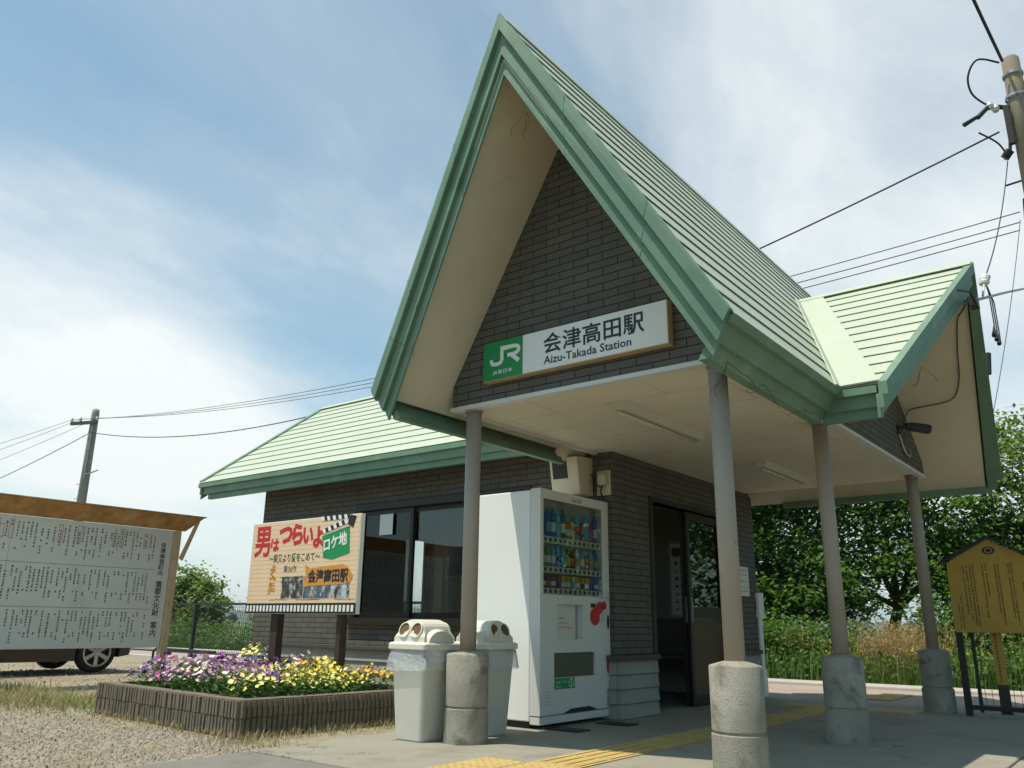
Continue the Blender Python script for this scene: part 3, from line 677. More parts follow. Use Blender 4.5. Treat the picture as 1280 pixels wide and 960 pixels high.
b.face((vx, vy0, .095), (vx, vy0, vz1), (xb_, vy0, vz1), (xb_, vy0, .095)); b.face((vx, vy1, .095), (xb_, vy1, .095), (xb_, vy1, vz1), (vx, vy1, vz1)); b.face((vx, vy0, vz1), (vx, vy1, vz1), (xb_, vy1, vz1), (xb_, vy0, vz1)); b.face((xb_, vy0, .095), (xb_, vy0, vz1), (xb_, vy1, vz1), (xb_, vy1, .095))
vd = b.build('front_door', 'vm_white_shaded', vm)
b = MB(); b.box(vx - .098, vx - .004, vy0 + .002, vy1 - .002, .03, .088); b.build('kick_panel', 'vm_white_shaded', vm, bevel=.006)
b = MB(); pts = [(1.18, .096), (1.30, .125), (1.56, .128), (1.68, .096)]; b.prism([V((vx + .0005, y, z)) for y, z in pts], [V((vx + .003, y, z)) for y, z in pts]); b.build('kick_slot', 'black', vd)
w0 = wnd[0]; b = MB(); b.box(vx - .083, vx - .078, w0[0], w0[1], w0[2], w0[3]); b.build('display_back', 'vm_grey', vd)
b = MB(); b.box(vx - .010, vx - .006, w0[0], w0[1], w0[2], w0[3]); b.build('display_glass', 'tinted_glass', vd)
shelf = [(1.40, 1.455), (1.165, 1.215), (.998, 1.045)]
cols_ = {'blue': (.02, .10, .42), 'sky': (.10, .36, .55), 'red': (.50, .05, .03), 'orange': (.60, .20, .04), 'green': (.06, .28, .08), 'brown': (.12, .06, .03), 'gold': (.48, .30, .06), 'white': (.62, .62, .60), 'navy': (.02, .03, .16), 'pink': (.55, .2, .22)}
for k_, c_ in cols_.items(): pmat('drink_' + k_, c_, .25, .1, 20)
rows = [(1.455, .255, 'blue blue blue sky navy orange orange sky red sky red blue'.split(), True), (1.215, .185, 'green green sky sky sky brown brown white sky orange sky blue'.split(), True), (1.045, .115, 'navy navy brown brown gold gold gold gold gold gold blue blue'.split(), False)]
def drink(y, z, h, c, bottle):
    m = MB(); r = .027
    if bottle: prof = [(r * .9, 0), (r, .01), (r, h * .55), (r * .82, h * .6), (r, h * .66), (r * .9, h * .78), (r * .42, h * .92), (r * .42, h)]
    else: prof = [(r * .8, 0), (r, .008), (r, h * .9), (r * .85, h)]
    m.lathe(prof, (vx - .046, y, z), 12); dd = m.build('drink_bottle' if bottle else 'drink_can', 'drink_' + c, vd, smooth=True)
    m = MB(); m.lathe([(r + .0006, h * .18), (r + .0006, h * .5)], (vx - .046, y, z), 12, caps=False); m.build('wrapper', 'drink_' + ('white' if R.random() < .45 else R.choice(('red', 'sky', 'gold', 'navy'))), dd, smooth=True)
for z, h, cs, bt in rows:
    for i, c in enumerate(cs): drink(w0[0] + .05 + i * .071, z, h * (.62 if bt and c in ('red', 'orange') else .92), c, bt)
    if h > .2:
        for i, c in enumerate(cs):
            if c in ('red', 'orange'): pass
for z0, z1 in shelf:
    m = MB(); m.box(vx - .076, vx - .018, w0[0] + .004, w0[1] - .004, z0, z1); s_ = m.build('button_shelf', 'vm_white_shaded', vd)
    m = MB()
    for i in range(12): m.lathe([(.017, .0), (.017, .004)], (0, 0, 0), 12, T=Matrix.Translation((vx - .0175, w0[0] + .05 + i * .071, (z0 + z1) / 2)) @ Matrix.Rotation(math.pi / 2, 4, 'Y'))
    m.build('button_row', 'vm_dark', s_)
a = wnd[1]; m = MB(); m.box(vx - .05, vx - .04, a[0], a[1] - .06, a[2], a[3]); pw = m.build('poster_window', 'vm_panel', vd)
m = MB(); m.box(vx - .07, vx - .06, a[0], a[1], a[2], a[3]); m.build('window_back', 'vm_grey', vd)
t = MB(); q = random.Random(3)
for k, (zz_, y1_) in enumerate(((.82, .17), (.785, .19), (.75, .25))): scribble(t, q, (vx - .0395, 0, 0), Y_, Z, zz_, y1_, 1.16, .024, .001, vertical=False) if False else None
for k, (z_, n_) in enumerate(((.80, 5), (.765, 7), (.73, 10))):
    for i in range(n_):
        for j in range(3):
            a0 = 1.155 + i * .023 + q.uniform(0, .008); a1 = a0 + q.uniform(.004, .012); c0 = z_ + q.uniform(0, .014); t.quadn((vx - .0395, 0, 0), Y_, Z, a0, a1, c0, c0 + q.uniform(.003, .010))
t.build('lettering', 'vm_red', pw)
a = wnd[2]; m = MB(); m.box(vx - .03, vx - .02, a[0], a[1], a[2], a[3]); m.build('delivery_flap', 'flap', vd, bevel=.004)
m = MB(); m.box(vx + .0008, vx + .003, 1.062, 1.345, .278, .358); ec = m.build('eco_sticker', 'sign_green', vd)
t = MB(); oo = (vx + .003, 0, 0); write(t, 'エコ&ピークシフト', oo, Y_, Z, 1.08, 1.235, .318, .340, d=.001); write(t, '省エネ', oo, Y_, Z, 1.08, 1.16, .288, .304, d=.001)
ring = [(1.292 + .034 * math.cos(i * .3307), .318 + .03 * math.sin(i * .3307)) for i in range(20)]; ribbon(t, ring, .006, oo, Y_, Z, .001); ribbon(t, [(1.30, .34), (1.283, .318), (1.302, .318), (1.288, .295)], .006, oo, Y_, Z, .0012)
t.build('lettering', 'sign_white', ec)
t = MB(); write(t, 'Coca-Cola', (vx + .0006, 0, 0), Y_, Z, 1.315, 1.465, 1.768, 1.806, d=.001, shear=.35, bold=.01); t.build('logo', 'vm_red', vd)
def disc(mb, y, z, ry, rz, d0, d1, k=28): mb.prism([V((vx + d0, y + ry * math.cos(2 * math.pi * i / k), z + rz * math.sin(2 * math.pi * i / k))) for i in range(k)], [V((vx + d1, y + ry * math.cos(2 * math.pi * i / k), z + rz * math.sin(2 * math.pi * i / k))) for i in range(k)])
m = MB(); disc(m, 1.662, .832, .075, .072, .0008, .004); disc(m, 1.735, .905, .05, .052, .0012, .006); disc(m, 1.80, .925, .034, .036, .0016, .012); m.build('coin_panel', 'vm_red', vd)
m = MB(); m.box(vx + .0125, vx + .016, 1.792, 1.808, .905, .935); disc(m, 1.872, .79, .021, .06, .0008, .003); m.build('coin_slot', 'vm_dark', vd)
m = MB(); m.box(vx + .0006, vx + .004, 1.60, 1.675, .905, .94); m.build('price_display', 'black', vd)
m = MB(); disc(m, 1.868, .43, .033, .065, .0008, .004); m.build('change_cup', 'vm_red', vd)
m = MB(); m.box(vx + .0006, vx + .003, 1.835, 1.90, .20, .245); m.box(vx + .0006, vx + .003, 1.835, 1.90, .105, .19); m.build('rating_plate', 'vm_grey', vd)
m = MB(); m.box(vx + .0004, vx + .002, vy0 + .84, vy1 - .003, .988, .991); m.build('door_seam', 'vm_dark', vd)
t = MB(); q = random.Random(5)
for k in range(7):
    for i in range(5): a0 = 1.76 + i * .012; t.quadn((vx + .0006, 0, 0), Y_, Z, a0, a0 + q.uniform(.004, .009), .86 - k * .012, .866 - k * .012, .001)
for k in range(5):
    for i in range(6): a0 = .935 + i * .012; t.quadn((vx + .0006, 0, 0), Y_, Z, a0, a0 + q.uniform(.004, .009), .26 - k * .022, .266 - k * .022, .001)
t.build('fine_print', 'vm_grey', vd)
m = MB(); m.box(vb0 - .0, vx - .1045, vy0 - .001, vy0 + .002, .05, .0501); 
for (x, y), lab in (((.17, 1.62), 'thin black rubber mat on the concrete by the front right foot of the vending machine'), ((.10, 1.02), 'thin black rubber mat on the concrete by the front left foot of the vending machine')):
    m = MB(); m.box(x - .13, x + .17, y - .08, y + .10, .0008, .008); tag(m.build('rubber_mat', 'black'), lab, 'mat', 'rubber mats by the vending machine')
# ================================================================== recycling bins
pmat('bin_plastic', (.66, .63, .54), .45, .03, 3, stain=[((.48, .46, .40), 3, .55, .8, .5)])
pmat('bin_body', (.58, .555, .47), .5, .03, 3, stain=[((.42, .40, .35), 3, .5, .8, .6)])
pmat('bin_hole', (.14, .075, .03), .7, .1, 4)
m = bpy.data.materials.new('film'); m.use_nodes = True; nt = m.node_tree; nt.nodes.clear()
o_ = N(nt, 'ShaderNodeOutputMaterial'); tr = N(nt, 'ShaderNodeBsdfTransparent'); tr.inputs[0].default_value = (.93, .94, .95, 1); b_ = N(nt, 'ShaderNodeBsdfPrincipled'); b_.inputs['Base Color'].default_value = (.75, .77, .8, 1); b_.inputs['Roughness'].default_value = .15
tcn = N(nt, 'ShaderNodeTexCoord'); bp = N(nt, 'ShaderNodeBump'); bp.inputs['Strength'].default_value = .9; bp.inputs['Distance'].default_value = .02; L(nt, noise(nt, tcn.outputs['Object'], 22, 4, .6, .8), bp.inputs['Height']); L(nt, bp.outputs[0], b_.inputs['Normal'])
mx_ = N(nt, 'ShaderNodeMixShader'); mx_.inputs[0].default_value = .42; L(nt, tr.outputs[0], mx_.inputs[1]); L(nt, b_.outputs[0], mx_.inputs[2]); L(nt, mx_.outputs[0], o_.inputs[0]); MATS['film'] = m
def rrect(hx, hy, z, r=.03, k=5, wob=None):
    P = []
    for cx_, cy_, a0 in ((hx - r, hy - r, 0), (-hx + r, hy - r, 1), (-hx + r, -hy + r, 2), (hx - r, -hy + r, 3)):
        for i in range(k):
            a = (a0 + i / (k - 1)) * math.pi / 2; P.append(V((cx_ + r * math.cos(a), cy_ + r * math.sin(a), z)))
    return P
def recycling_bin(loc, rz, lab, seed):
    q = random.Random(seed)
    t = thing('recycling_bin', loc, lab, 'bin', 'recycling bins by the vending machine', rz)
    b = MB(); b.rings([rrect(.128, .128, .01), rrect(.163, .163, .585)]); b.rings([rrect(.12, .12, 0), rrect(.12, .12, .012)]); b.build('bin_body', 'bin_body', t, smooth=True, local=True).modifiers.new('e', 'EDGE_SPLIT').split_angle = .8
    lid = MB(); H0, H1 = .62, .63
    lid.rings([rrect(.182, .182, .585), rrect(.184, .184, .59), rrect(.184, .184, H0), rrect(.176, .176, H1), rrect(.10, .10, H1 + .02)])
    # hood: raised back-to-back hood, sloped ends with two round throats, arched flanks
    k = 14
    def hood(x, top, half):
        return [V((x, half, H1 - .01))] + [V((x, half * math.cos(math.pi * i / k) * (1 if 0 < i < k else 1), H1 + .03 + (top - .03) * math.sin(math.pi * i / k) ** .55)) for i in range(k + 1)] + [V((x, -half, H1 - .01))]
    lid.rings([hood(-.15, .045, .150), hood(-.112, .155, .12), hood(.112, .155, .12), hood(.15, .045, .150)])
    arch = lambda y, r, top: [V((r * math.cos(math.pi * i / k), y, H1 - .005 + top * math.sin(math.pi * i / k))) for i in range(k + 1)]
    lid.rings([arch(-.168, .125, .085), arch(-.10, .13, .10), arch(.10, .13, .10), arch(.168, .125, .085)])
    lo = lid.build('lid', 'bin_plastic', t, local=True); lo.modifiers.new('edge', 'BEVEL').width = .004
    # two throats on each sloped end, tilted with the slope
    ang = math.atan2(.11, .038)
    for s in (-1, 1):
        for y in (-.058, .058):
            h = MB(); hr = MB()
            T = Matrix.Translation((s * .133, y, H1 + .083)) @ Matrix.Rotation(s * (math.pi / 2 - .32), 4, 'Y')
            h.lathe([(.047, .002), (.047, .0035)], k=22, T=T); hr.lathe([(.047, -.02), (.047, .012), (.054, .012), (.056, -.02)], k=22, T=T, caps=False)
            ho = h.build('throat', 'bin_hole', t, local=True); hr.build('rim', 'bin_plastic', ho, local=True)
    f = MB(); rs = []
    for j, z in enumerate((.582, .54, .50, .455)):
        rr = rrect(.170 + .006 * j, .170 + .006 * j, z, .03, 8); rs.append([p + V((q.uniform(-.010, .010), q.uniform(-.010, .010), q.uniform(-.012, .012) if j == 3 else 0)) for p in rr])
    f.rings(rs, caps=False); f.build('bin_liner', 'film', t, smooth=True, local=True)
    return t
recycling_bin((-.315, -.105, 0), math.radians(-91), 'front left pale grey recycling bin beside the flower bed, its holes turned to the road', 1)
recycling_bin((-.185, .40, 0), math.radians(1), 'rear pale grey recycling bin tucked between the round column and the vending machine', 2)
bg_ = MB(); q = random.Random(9); rs = []
for j, (z, r) in enumerate(((.18, .02), (.20, .06), (.27, .085), (.36, .08), (.45, .06), (.52, .03))): rs.append([V((-.52 + r * math.cos(i * .5236) * q.uniform(.85, 1.1), -.02 + 1.3 * r * math.sin(i * .5236) * q.uniform(.85, 1.1), z)) for i in range(12)])
bg_.rings(rs); tag(bg_.build('plastic_bag', 'film', smooth=True), 'crumpled clear plastic bag bulging beside the front recycling bin', 'bag')
# ================================================================== flower bed
pmat('split_block', (.165, .135, .095), .95, .25, 10, .9, 90, stain=[((.21, .19, .14), 3, .52, .8, .5)])
pmat('soil', (.05, .038, .025), .95, .25, 10, .8, 40)
bed = thing('flower_bed', (-2.35, .05, 0), 'low flower bed walled with ribbed brown split-face blocks', 'flower bed', rz=math.radians(-3.5))
BX, BY, BH, BT = 1.14, .88, .235, .12
b = MB(); q = random.Random(4)
def ribs(p0, p1, nrm):
    p0, p1, nrm = V(p0), V(p1), V(nrm); d = p1 - p0; n = round(d.length / .042)
    for k in range(n):
        a, c = p0 + d * (k + .10) / n, p0 + d * (k + .88) / n
        for z0, z1 in ((0, .116), (.122, BH - .006)):
            o = .012 + q.uniform(0, .011); zz = z1 - q.uniform(0, .004)
            A = [V((a.x, a.y, z0)), V((c.x, c.y, z0)), V((c.x, c.y, zz)), V((a.x, a.y, zz))]
            m_ = (a - c) * .12
            B = [p + nrm * o + m_ * (1 if i in (1, 2) else -1) for i, p in enumerate(A)]; b.prism(A, B)
for x0, x1, y0, y1 in ((-BX, BX, -BY, -BY + BT), (-BX, BX, BY - BT, BY), (-BX, -BX + BT, -BY + BT, BY - BT), (BX - BT, BX, -BY + BT, BY - BT)): b.box(x0, x1, y0, y1, -.02, BH)
ribs((-BX, -BY, 0), (BX, -BY, 0), (0, -1, 0)); ribs((BX, -BY, 0), (BX, BY, 0), (1, 0, 0)); ribs((BX, BY, 0), (-BX, BY, 0), (0, 1, 0)); ribs((-BX, BY, 0), (-BX, -BY, 0), (-1, 0, 0))
b.build('block_wall', 'split_block', bed, local=True)
b = MB(); b.box(-BX + BT, BX - BT, -BY + BT, BY - BT, 0, BH - .04); b.build('soil', 'soil', bed, local=True)
leafmat('pansy_leaf', (.035, .09, .018), (.10, .19, .045), .25)
PC = {'purple': [((.22, .04, .34), 4), ((.34, .10, .42), 2), ((.50, .30, .50), 1)], 'pink': [((.56, .24, .38), 3), ((.62, .42, .46), 2), ((.30, .04, .12), 1.5), ((.26, .05, .34), 3)],
      'white': [((.74, .66, .56), 3), ((.70, .50, .50), 2), ((.46, .22, .48), 1.5)], 'violet': [((.09, .055, .24), 4), ((.15, .10, .32), 2)],
      'lemon': [((.76, .68, .14), 4), ((.80, .74, .34), 2)], 'amber': [((.70, .40, .02), 3), ((.74, .58, .06), 2), ((.20, .06, .015), 1.6)], 'yellow': [((.78, .55, .02), 3), ((.78, .66, .10), 1)]}
pm = {}
for n_, cs in PC.items():
    for i, (c, w_) in enumerate(cs): pm[n_, i] = pmat('petal_%s_%d' % (n_, i), c, .6, .12, 30).name
def pansy(kind, seed, tall=1.):
    q = random.Random(seed); t = thing('pansy_clump', (0, 0, 0), 'x', 'flower')
    lf = MB(); Hh = .175 * tall
    for k in range(150):
        a, r = q.uniform(0, 6.283), .155 * math.sqrt(q.random()); z = q.uniform(.0, 1.12) * Hh * (1 - .45 * (r / .155) ** 2)
        p = V((r * math.cos(a), r * math.sin(a), z)); d = V((math.cos(a + q.uniform(-.9, .9)), math.sin(a + q.uniform(-.9, .9)), q.uniform(-.2, .9))).normalized()
        s = d.cross(V((0, 0, 1))).normalized() * q.uniform(.008, .014); l = q.uniform(.035, .06)
        lf.face(p, p + d * l * .5 + s, p + d * l - V((0, 0, .01)), p + d * l * .5 - s)
    lf.build('foliage', 'pansy_leaf', t, local=True)
    mats = [k for k in pm if k[0] == kind]; fl = MB(); ws = [PC[kind][k[1]][1] for k in mats]
    for k in range(int(44 * tall)):
        a, r = q.uniform(0, 6.283), .165 * math.sqrt(q.random()); z = Hh * (1.12 - .5 * (r / .165) ** 2) + q.uniform(-.025, .03)
        c = V((r * math.cos(a), r * math.sin(a), z)); n = V((.5 * math.cos(a) + q.uniform(-.5, .5), .5 * math.sin(a) + q.uniform(-.5, .5) - .35, .75)).normalized()
        e = n.orthogonal().normalized(); g_ = n.cross(e); s = q.uniform(.013, .021); fl.mat = q.choices(range(len(mats)), ws)[0]; ph = q.uniform(0, 6.28)
        for j in range(5):
            an = ph + j * 1.2566; d = e * math.cos(an) + g_ * math.sin(an); h = e * math.cos(an + 1.57) + g_ * math.sin(an + 1.57)
            fl.face(c, c + d * s * .6 + h * s * .48 + n * .004, c + d * s + n * q.uniform(-.002, .006), c + d * s * .6 - h * s * .48 + n * .004)
    fl.build('blossoms', [MATS[pm[k]] for k in mats], t, local=True)
    return t
proto = {}
lab = {'purple': 'clump of deep purple pansies in the flower bed', 'pink': 'clump of pink and magenta pansies in the flower bed', 'white': 'clump of white and pale pink pansies in the flower bed', 'violet': 'clump of blue-violet pansies in the flower bed',
       'lemon': 'low clump of lemon yellow pansies in the flower bed', 'amber': 'clump of amber and dark brown pansies in the flower bed', 'yellow': 'clump of bright golden yellow pansies in the flower bed'}
q = random.Random(21); TB = Matrix.Translation((-2.35, .05, 0)) @ Matrix.Rotation(math.radians(-3.5), 4, 'Z')
spots = []
nx, ny = 9, 6
for i in range(nx):
    for j in range(ny):
        u, v = (i + .5) / nx, (j + .5) / ny
        if u < .12: k = 'purple'
        elif u < .5: k = 'pink' if q.random() < .6 else ('white' if v < .5 else 'purple')
        elif v < .2: k = 'white' if u < .85 else 'lemon'
        elif v < .4: k = q.choice(['white', 'pink', 'purple']) if u < .74 else ('violet' if u < .9 else 'lemon')
        elif v < .58: k = 'yellow' if u < .62 else ('violet' if u < .72 else 'lemon')
        elif v < .8: k = q.choice(['white', 'yellow']) if u < .55 else 'lemon'
        else: k = ('violet' if u < .5 else 'lemon') if u < .75 else 'amber'
        if q.random() < .22: k = q.choice(['purple', 'white', 'lemon', 'violet', 'yellow'] if u < .6 else ['violet', 'white', 'yellow', 'amber', 'purple'])
        spots.append((k, -BX + .19 + u * (2 * BX - .38) + q.uniform(-.05, .05), -BY + .19 + v * (2 * BY - .38) + q.uniform(-.05, .05)))
cnt = {}
for (k, x, y) in spots:
    n = cnt.get(k, 0); cnt[k] = n + 1; key = (k, n % 3); p = TB @ V((x, y, BH - .05))
    if key not in proto:
        proto[key] = pansy(k, hash(key[1]) + len(k) * 7 + ord(k[0])); o = proto[key]; o.location = p; o['label'] = lab[k]
    else: o = dup(proto[key], p, q.uniform(0, 6.28), lab[k])
    o['group'] = k + ' pansies in the flower bed'; s = q.uniform(.7, 1.3); o.scale = (s, s, s * q.uniform(.9, 1.15))
o = pansy('lemon', 99, 1.9); o.location = TB @ V((-1.0, .55, BH - .05)); o.scale = (1.35, 1.3, .95); o['label'] = 'tallest lemon yellow pansy clump standing above the back edge of the bed'
# ================================================================== film location board by the flower bed
pmat('board_cream', (.76, .56, .36), .5, .03, 3)
pmat('board_line', (.50, .32, .20), .5)
pmat('brush_red', (.52, .025, .03), .5, .05, 3)
pmat('tag_orange', (.62, .26, .05), .5, .12, 12)
pmat('post_brown', (.045, .03, .022), .6, .15, 8)
pmat('caramel', (.58, .20, .01), .5)
fb = thing('film_board', (-2.55, .52, 0), 'cream illustrated notice board with red brush title standing behind the flowers', 'notice board')
by = .50; o = (0, by, 0); bx0, bx1, bz0, bz1 = -3.352, -1.742, .826, 1.702
b = MB(); b.box(bx0, bx1, by + .002, by + .05, bz0, bz1); b.build('panel', 'sign_white', fb, bevel=.003)
b = MB(); b.box(bx0 + .006, bx1 - .008, by - .001, by + .0015, bz0 + .098, bz1 - .006); face = b.build('printed_face', 'board_cream', fb)
t = MB()
for k in range(18): t.quadn(o, X, Z, bx0 + .006, bx1 - .008, bz0 + .13 + k * .0415, bz0 + .1325 + k * .0415, .0015)
t.build('ruled_lines', 'board_line', face)
b = MB(); b.box(bx0, bx1 - .002, by - .002, by + .0016, bz0 + .004, bz0 + .096); fs = b.build('film_strip', 'black', fb)
t = MB()
for k in range(30): x = bx0 + .02 + k * .0528; t.quadn(o, X, Z, x, x + .032, bz0 + .022, bz0 + .078, .0035)
t.build('sprocket_holes', 'sign_white', fs)
t = MB(); hx = bx0 + .13
for ch, x0, x1, z0, z1 in (('男', -3.30, -3.04, 1.36, 1.665), ('は', -3.035, -2.90, 1.41, 1.535), ('つ', -2.915, -2.70, 1.475, 1.645), ('ら', -2.71, -2.54, 1.455, 1.665), ('い', -2.545, -2.39, 1.46, 1.62), ('よ', -2.395, -2.235, 1.42, 1.62)):
    write(t, ch, o, X, Z, x0, x1, z0, z1, bold=.028 if ch == '男' else .055, d=.002, shear=-.03)
t.build('red_title', 'brush_red', face)
t = MB(); write(t, '～柴又より愛をこめて～', o, X, Z, -3.045, -2.275, 1.300, 1.385, bold=.012, d=.002); write(t, '第36作', o, X, Z, -2.80, -2.605, 1.205, 1.272, bold=.006, d=.002)
q = random.Random(8)
for z in (1.150, 1.105):
    for i in range(14):
        for j in range(3): a = -2.835 + i * .024 + q.uniform(0, .009); c = z + q.uniform(0, .016); t.quadn(o, X, Z, a, a + q.uniform(.004, .012), c, c + q.uniform(.004, .01), .002)
for x0, n in ((-2.98, 16), (-2.58, 22), (-2.03, 16)):
    for i in range(n):
        for j in range(3): a = x0 + i * .0165 + q.uniform(0, .006); c = .945 - .0 + q.uniform(0, .012); t.quadn(o, X, Z, a, a + q.uniform(.003, .009), c, c + q.uniform(.003, .008), .002)
t.build('lettering', 'ink', face)
t = MB(); write(t, 'よく来たな', o, X, Z, -3.03, -2.90, .99, 1.285, vertical=True, bold=.05, spacing=.85, d=.002); t.build('orange_lettering', 'caramel', face)
# clapper board with the green tag
b = MB(); b.prism([V((x, by - .003, z)) for x, z in ((-2.262, 1.525), (-1.885, 1.60), (-1.865, 1.355), (-2.10, 1.305), (-2.228, 1.325))], [V((x, by + .001, z)) for x, z in ((-2.262, 1.525), (-1.885, 1.60), (-1.865, 1.355), (-2.10, 1.305), (-2.228, 1.325))]); gt_ = b.build('green_tag', 'sign_green', fb)
t = MB(); T_ = Matrix.Rotation(-.18, 3, 'Y'); write(t, 'ロケ地', o, T_ @ X, T_ @ Z, 0, 1, 0, 1, d=0) if False else write(t, 'ロケ地', (-2.225, by - .003, 1.375), V((.982, 0, .19)), V((-.08, 0, .997)), 0, .325, 0, .125, bold=.03, d=.002); t.build('lettering', 'sign_white', gt_)
def clap(p0, p1, wd, n, name):
    p0, p1 = V(p0), V(p1); d = (p1 - p0) / n; u = V((-d.z, 0, d.x)).normalized() * wd
    A, B = MB(), MB()
    for k in range(n):
        a = p0 + d * k; sk_ = d * .35; mb = A if k % 2 else B
        mb.face(a, a + d, a + d + u - sk_, a + u - sk_)
    x_ = A.build(name, 'black', fb); B.build('white_stripes', 'sign_white', x_)
yb = by - .0042
clap((-2.245, yb, 1.545), (-1.91, yb, 1.625), .045, 9, 'clapper_arm'); clap((-2.28, yb, 1.665), (-1.88, yb, 1.665), .04, 10, 'clapper_arm')
b = MB(); b.prism([V((x, by - .004, z)) for x, z in ((-1.92, 1.62), (-1.84, 1.58), (-1.80, 1.68), (-1.88, 1.70))], [V((x, by + .001, z)) for x, z in ((-1.92, 1.62), (-1.84, 1.58), (-1.80, 1.68), (-1.88, 1.70))]); b.build('clapper_hinge', 'black', fb)
b = MB(); pl_ = [(-2.475, 1.275), (-2.40, 1.235), (-1.94, 1.262), (-1.865, 1.23), (-1.80, 1.16), (-1.83, 1.10), (-1.93, 1.085), (-2.40, 1.075), (-2.49, 1.065), (-2.455, 1.16)]
b.prism([V((x, by - .0045, z)) for x, z in pl_], [V((x, by + .001, z)) for x, z in pl_]); og = b.build('orange_tag', 'tag_orange', fb)
t = MB(); write(t, '会津高田駅', (0, by - .0045, 0), X, Z, -2.42, -1.86, 1.10, 1.225, bold=.03, d=.002); t.build('lettering', 'ink', og)
def photo(name, x0, x1, z0, z1, seed, cols2):
    m = bpy.data.materials.new(name); m.use_nodes = True; nt = m.node_tree; bs = nt.nodes['Principled BSDF']; bs.inputs['Roughness'].default_value = .35
    tc = N(nt, 'ShaderNodeTexCoord'); mp = N(nt, 'ShaderNodeMapping'); mp.inputs['Scale'].default_value = (16, 16, 9); mp.inputs['Location'].default_value = (seed, seed * 2, seed * 3); L(nt, tc.outputs['Object'], mp.inputs[0])
    L(nt, ramp(nt, noise(nt, mp.outputs[0], 1, 4, .7, .5), cols2), bs.inputs['Base Color']); MATS[name] = m
    b = MB(); b.box(x0, x1, by - .002, by + .001, z0, z1); b.build('photo_print', name, fb)
photo('print_one', -2.81, -2.485, .965, 1.165, 3, [(.38, (.02, .02, .02)), (.52, (.10, .09, .08)), (.58, (.5, .48, .44)), (.7, (.7, .68, .62))])
photo('print_two', -2.475, -2.09, .965, 1.165, 8, [(.36, (.015, .02, .03)), (.47, (.05, .13, .2)), (.55, (.16, .13, .1)), (.62, (.6, .58, .54))])
photo('print_three', -2.08, -1.835, .965, 1.165, 14, [(.38, (.03, .03, .03)), (.5, (.4, .38, .33)), (.6, (.35, .55, .7)), (.75, (.6, .7, .75))])
for x0, x1 in ((-3.055, -2.865), (-2.095, -1.95)):
    b = MB(); b.box(x0 + .05, x1 - .03, by + .052, by + .13, BH - .06, 1.6); b.build('post', 'post_brown', fb, bevel=.006)
# ================================================================== big cultural notice board on the left
pmat('weather_board', (.72, .71, .64), .6, .04, 2, stain=[((.5, .49, .44), 1.2, .55, .85, .5)])
pmat('rust_wood', (.46, .25, .095), .9, .35, 6, .4, 30, stain=[((.62, .46, .28), 5, .52, .75, .7), ((.10, .05, .025), 8, .58, .8, .7)])
pmat('pale_wood', (.62, .46, .28), .8, .15, 6, .2, 30, stain=[((.30, .13, .05), 3, .6, .75, .9)])
pmat('rule_grey', (.28, .28, .27), .6)
pmat('box_red', (.45, .06, .04), .6)
cb = thing('culture_board', (-6.5, -.6, 0), 'wide white notice board of dense black writing under a narrow rusty roof', 'notice board')
cxp = -6.5; cy0, cy1, cz0, cz1 = -2.75, 1.43, .415, 1.90
b = MB(); b.box(cxp - .03, cxp, cy0, cy1, cz0, cz1); b.build('panel', 'weather_board', cb)
cbo = V((cxp + .0005, 0, 0)); t = MB()
write(t, '会津美里町内', cbo, Y_, Z, 1.278, 1.352, 1.305, 1.735, vertical=True, bold=.01); write(t, '重要文化財', cbo, Y_, Z, 1.268, 1.362, .80, 1.24, vertical=True, bold=.01); write(t, '案内', cbo, Y_, Z, 1.272, 1.36, .545, .735, vertical=True, bold=.01)
t.build('heading', 'ink', cb)
q = random.Random(17); t = MB(); rd = MB()
for row, (zt, zb) in enumerate(((1.835, 1.41), (1.335, .915), (.845, .44))):
    y = 1.18
    while y > cy0 + .12:
        l1 = q.choice((.05, .1, .16, .2, .24, .24, .16)); s = .0245
        scribble(t, q, cbo, Y_, Z, y, zt - q.choice((0, 0, 0, .03, .06)), zt - .03 - l1, s)
        if q.random() < .75: l2 = q.choice((.05, .08, .12, .15)); scribble(t, q, cbo, Y_, Z, y, zb + .16, zb + .16 - l2, s)
        if row == 0 and q.random() < .07:
            h = q.uniform(.15, .22)
            for a0, a1, c0, c1 in ((-.024, .024, 0, .004), (-.024, .024, h, h + .004), (-.024, -.02, 0, h), (.02, .024, 0, h)): rd.quadn(cbo, Y_, Z, y + a0, y + a1, zt - .2 + c0, zt - .2 + c1, .003)
        y -= q.choice((.047, .05, .052, .07))
t.build('small_writing', 'ink', cb); rd.build('red_boxes', 'box_red', cb)
t = MB()
for z in (1.375, .88): t.quadn(cbo, Y_, Z, cy0 + .03, 1.235, z, z + .005, .002)
t.quadn(cbo, Y_, Z, -.55, -.547, cz0, cz1, .001); t.build('rules', 'rule_grey', cb)
b = MB(); b.rings([[V((cxp + .22, y, 2.085)), V((cxp + .22, y, 2.10)), V((cxp - .45, y, 2.13)), V((cxp - .45, y, 2.115))] for y in (cy0 - .2, 1.76)]); b.build('roof', 'rust_wood', cb)
b = MB(); b.prism([V((cxp + .20, y, 2.083)) for y in (cy0 - .18, 1.74)] + [V((cxp + .0, y, 1.905)) for y in (1.60, cy0 - .1)], [V((cxp + .18, y, 2.083)) for y in (cy0 - .18, 1.74)] + [V((cxp - .02, y, 1.905)) for y in (1.60, cy0 - .1)]); b.build('roof_underside', 'rust_wood', cb)
for y in (1.50, cy0 - .06):
    b = MB(); b.box(cxp - .07, cxp + .02, y - .06, y + .04, -.05, 1.90); b.build('post', 'pale_wood', cb, bevel=.006)
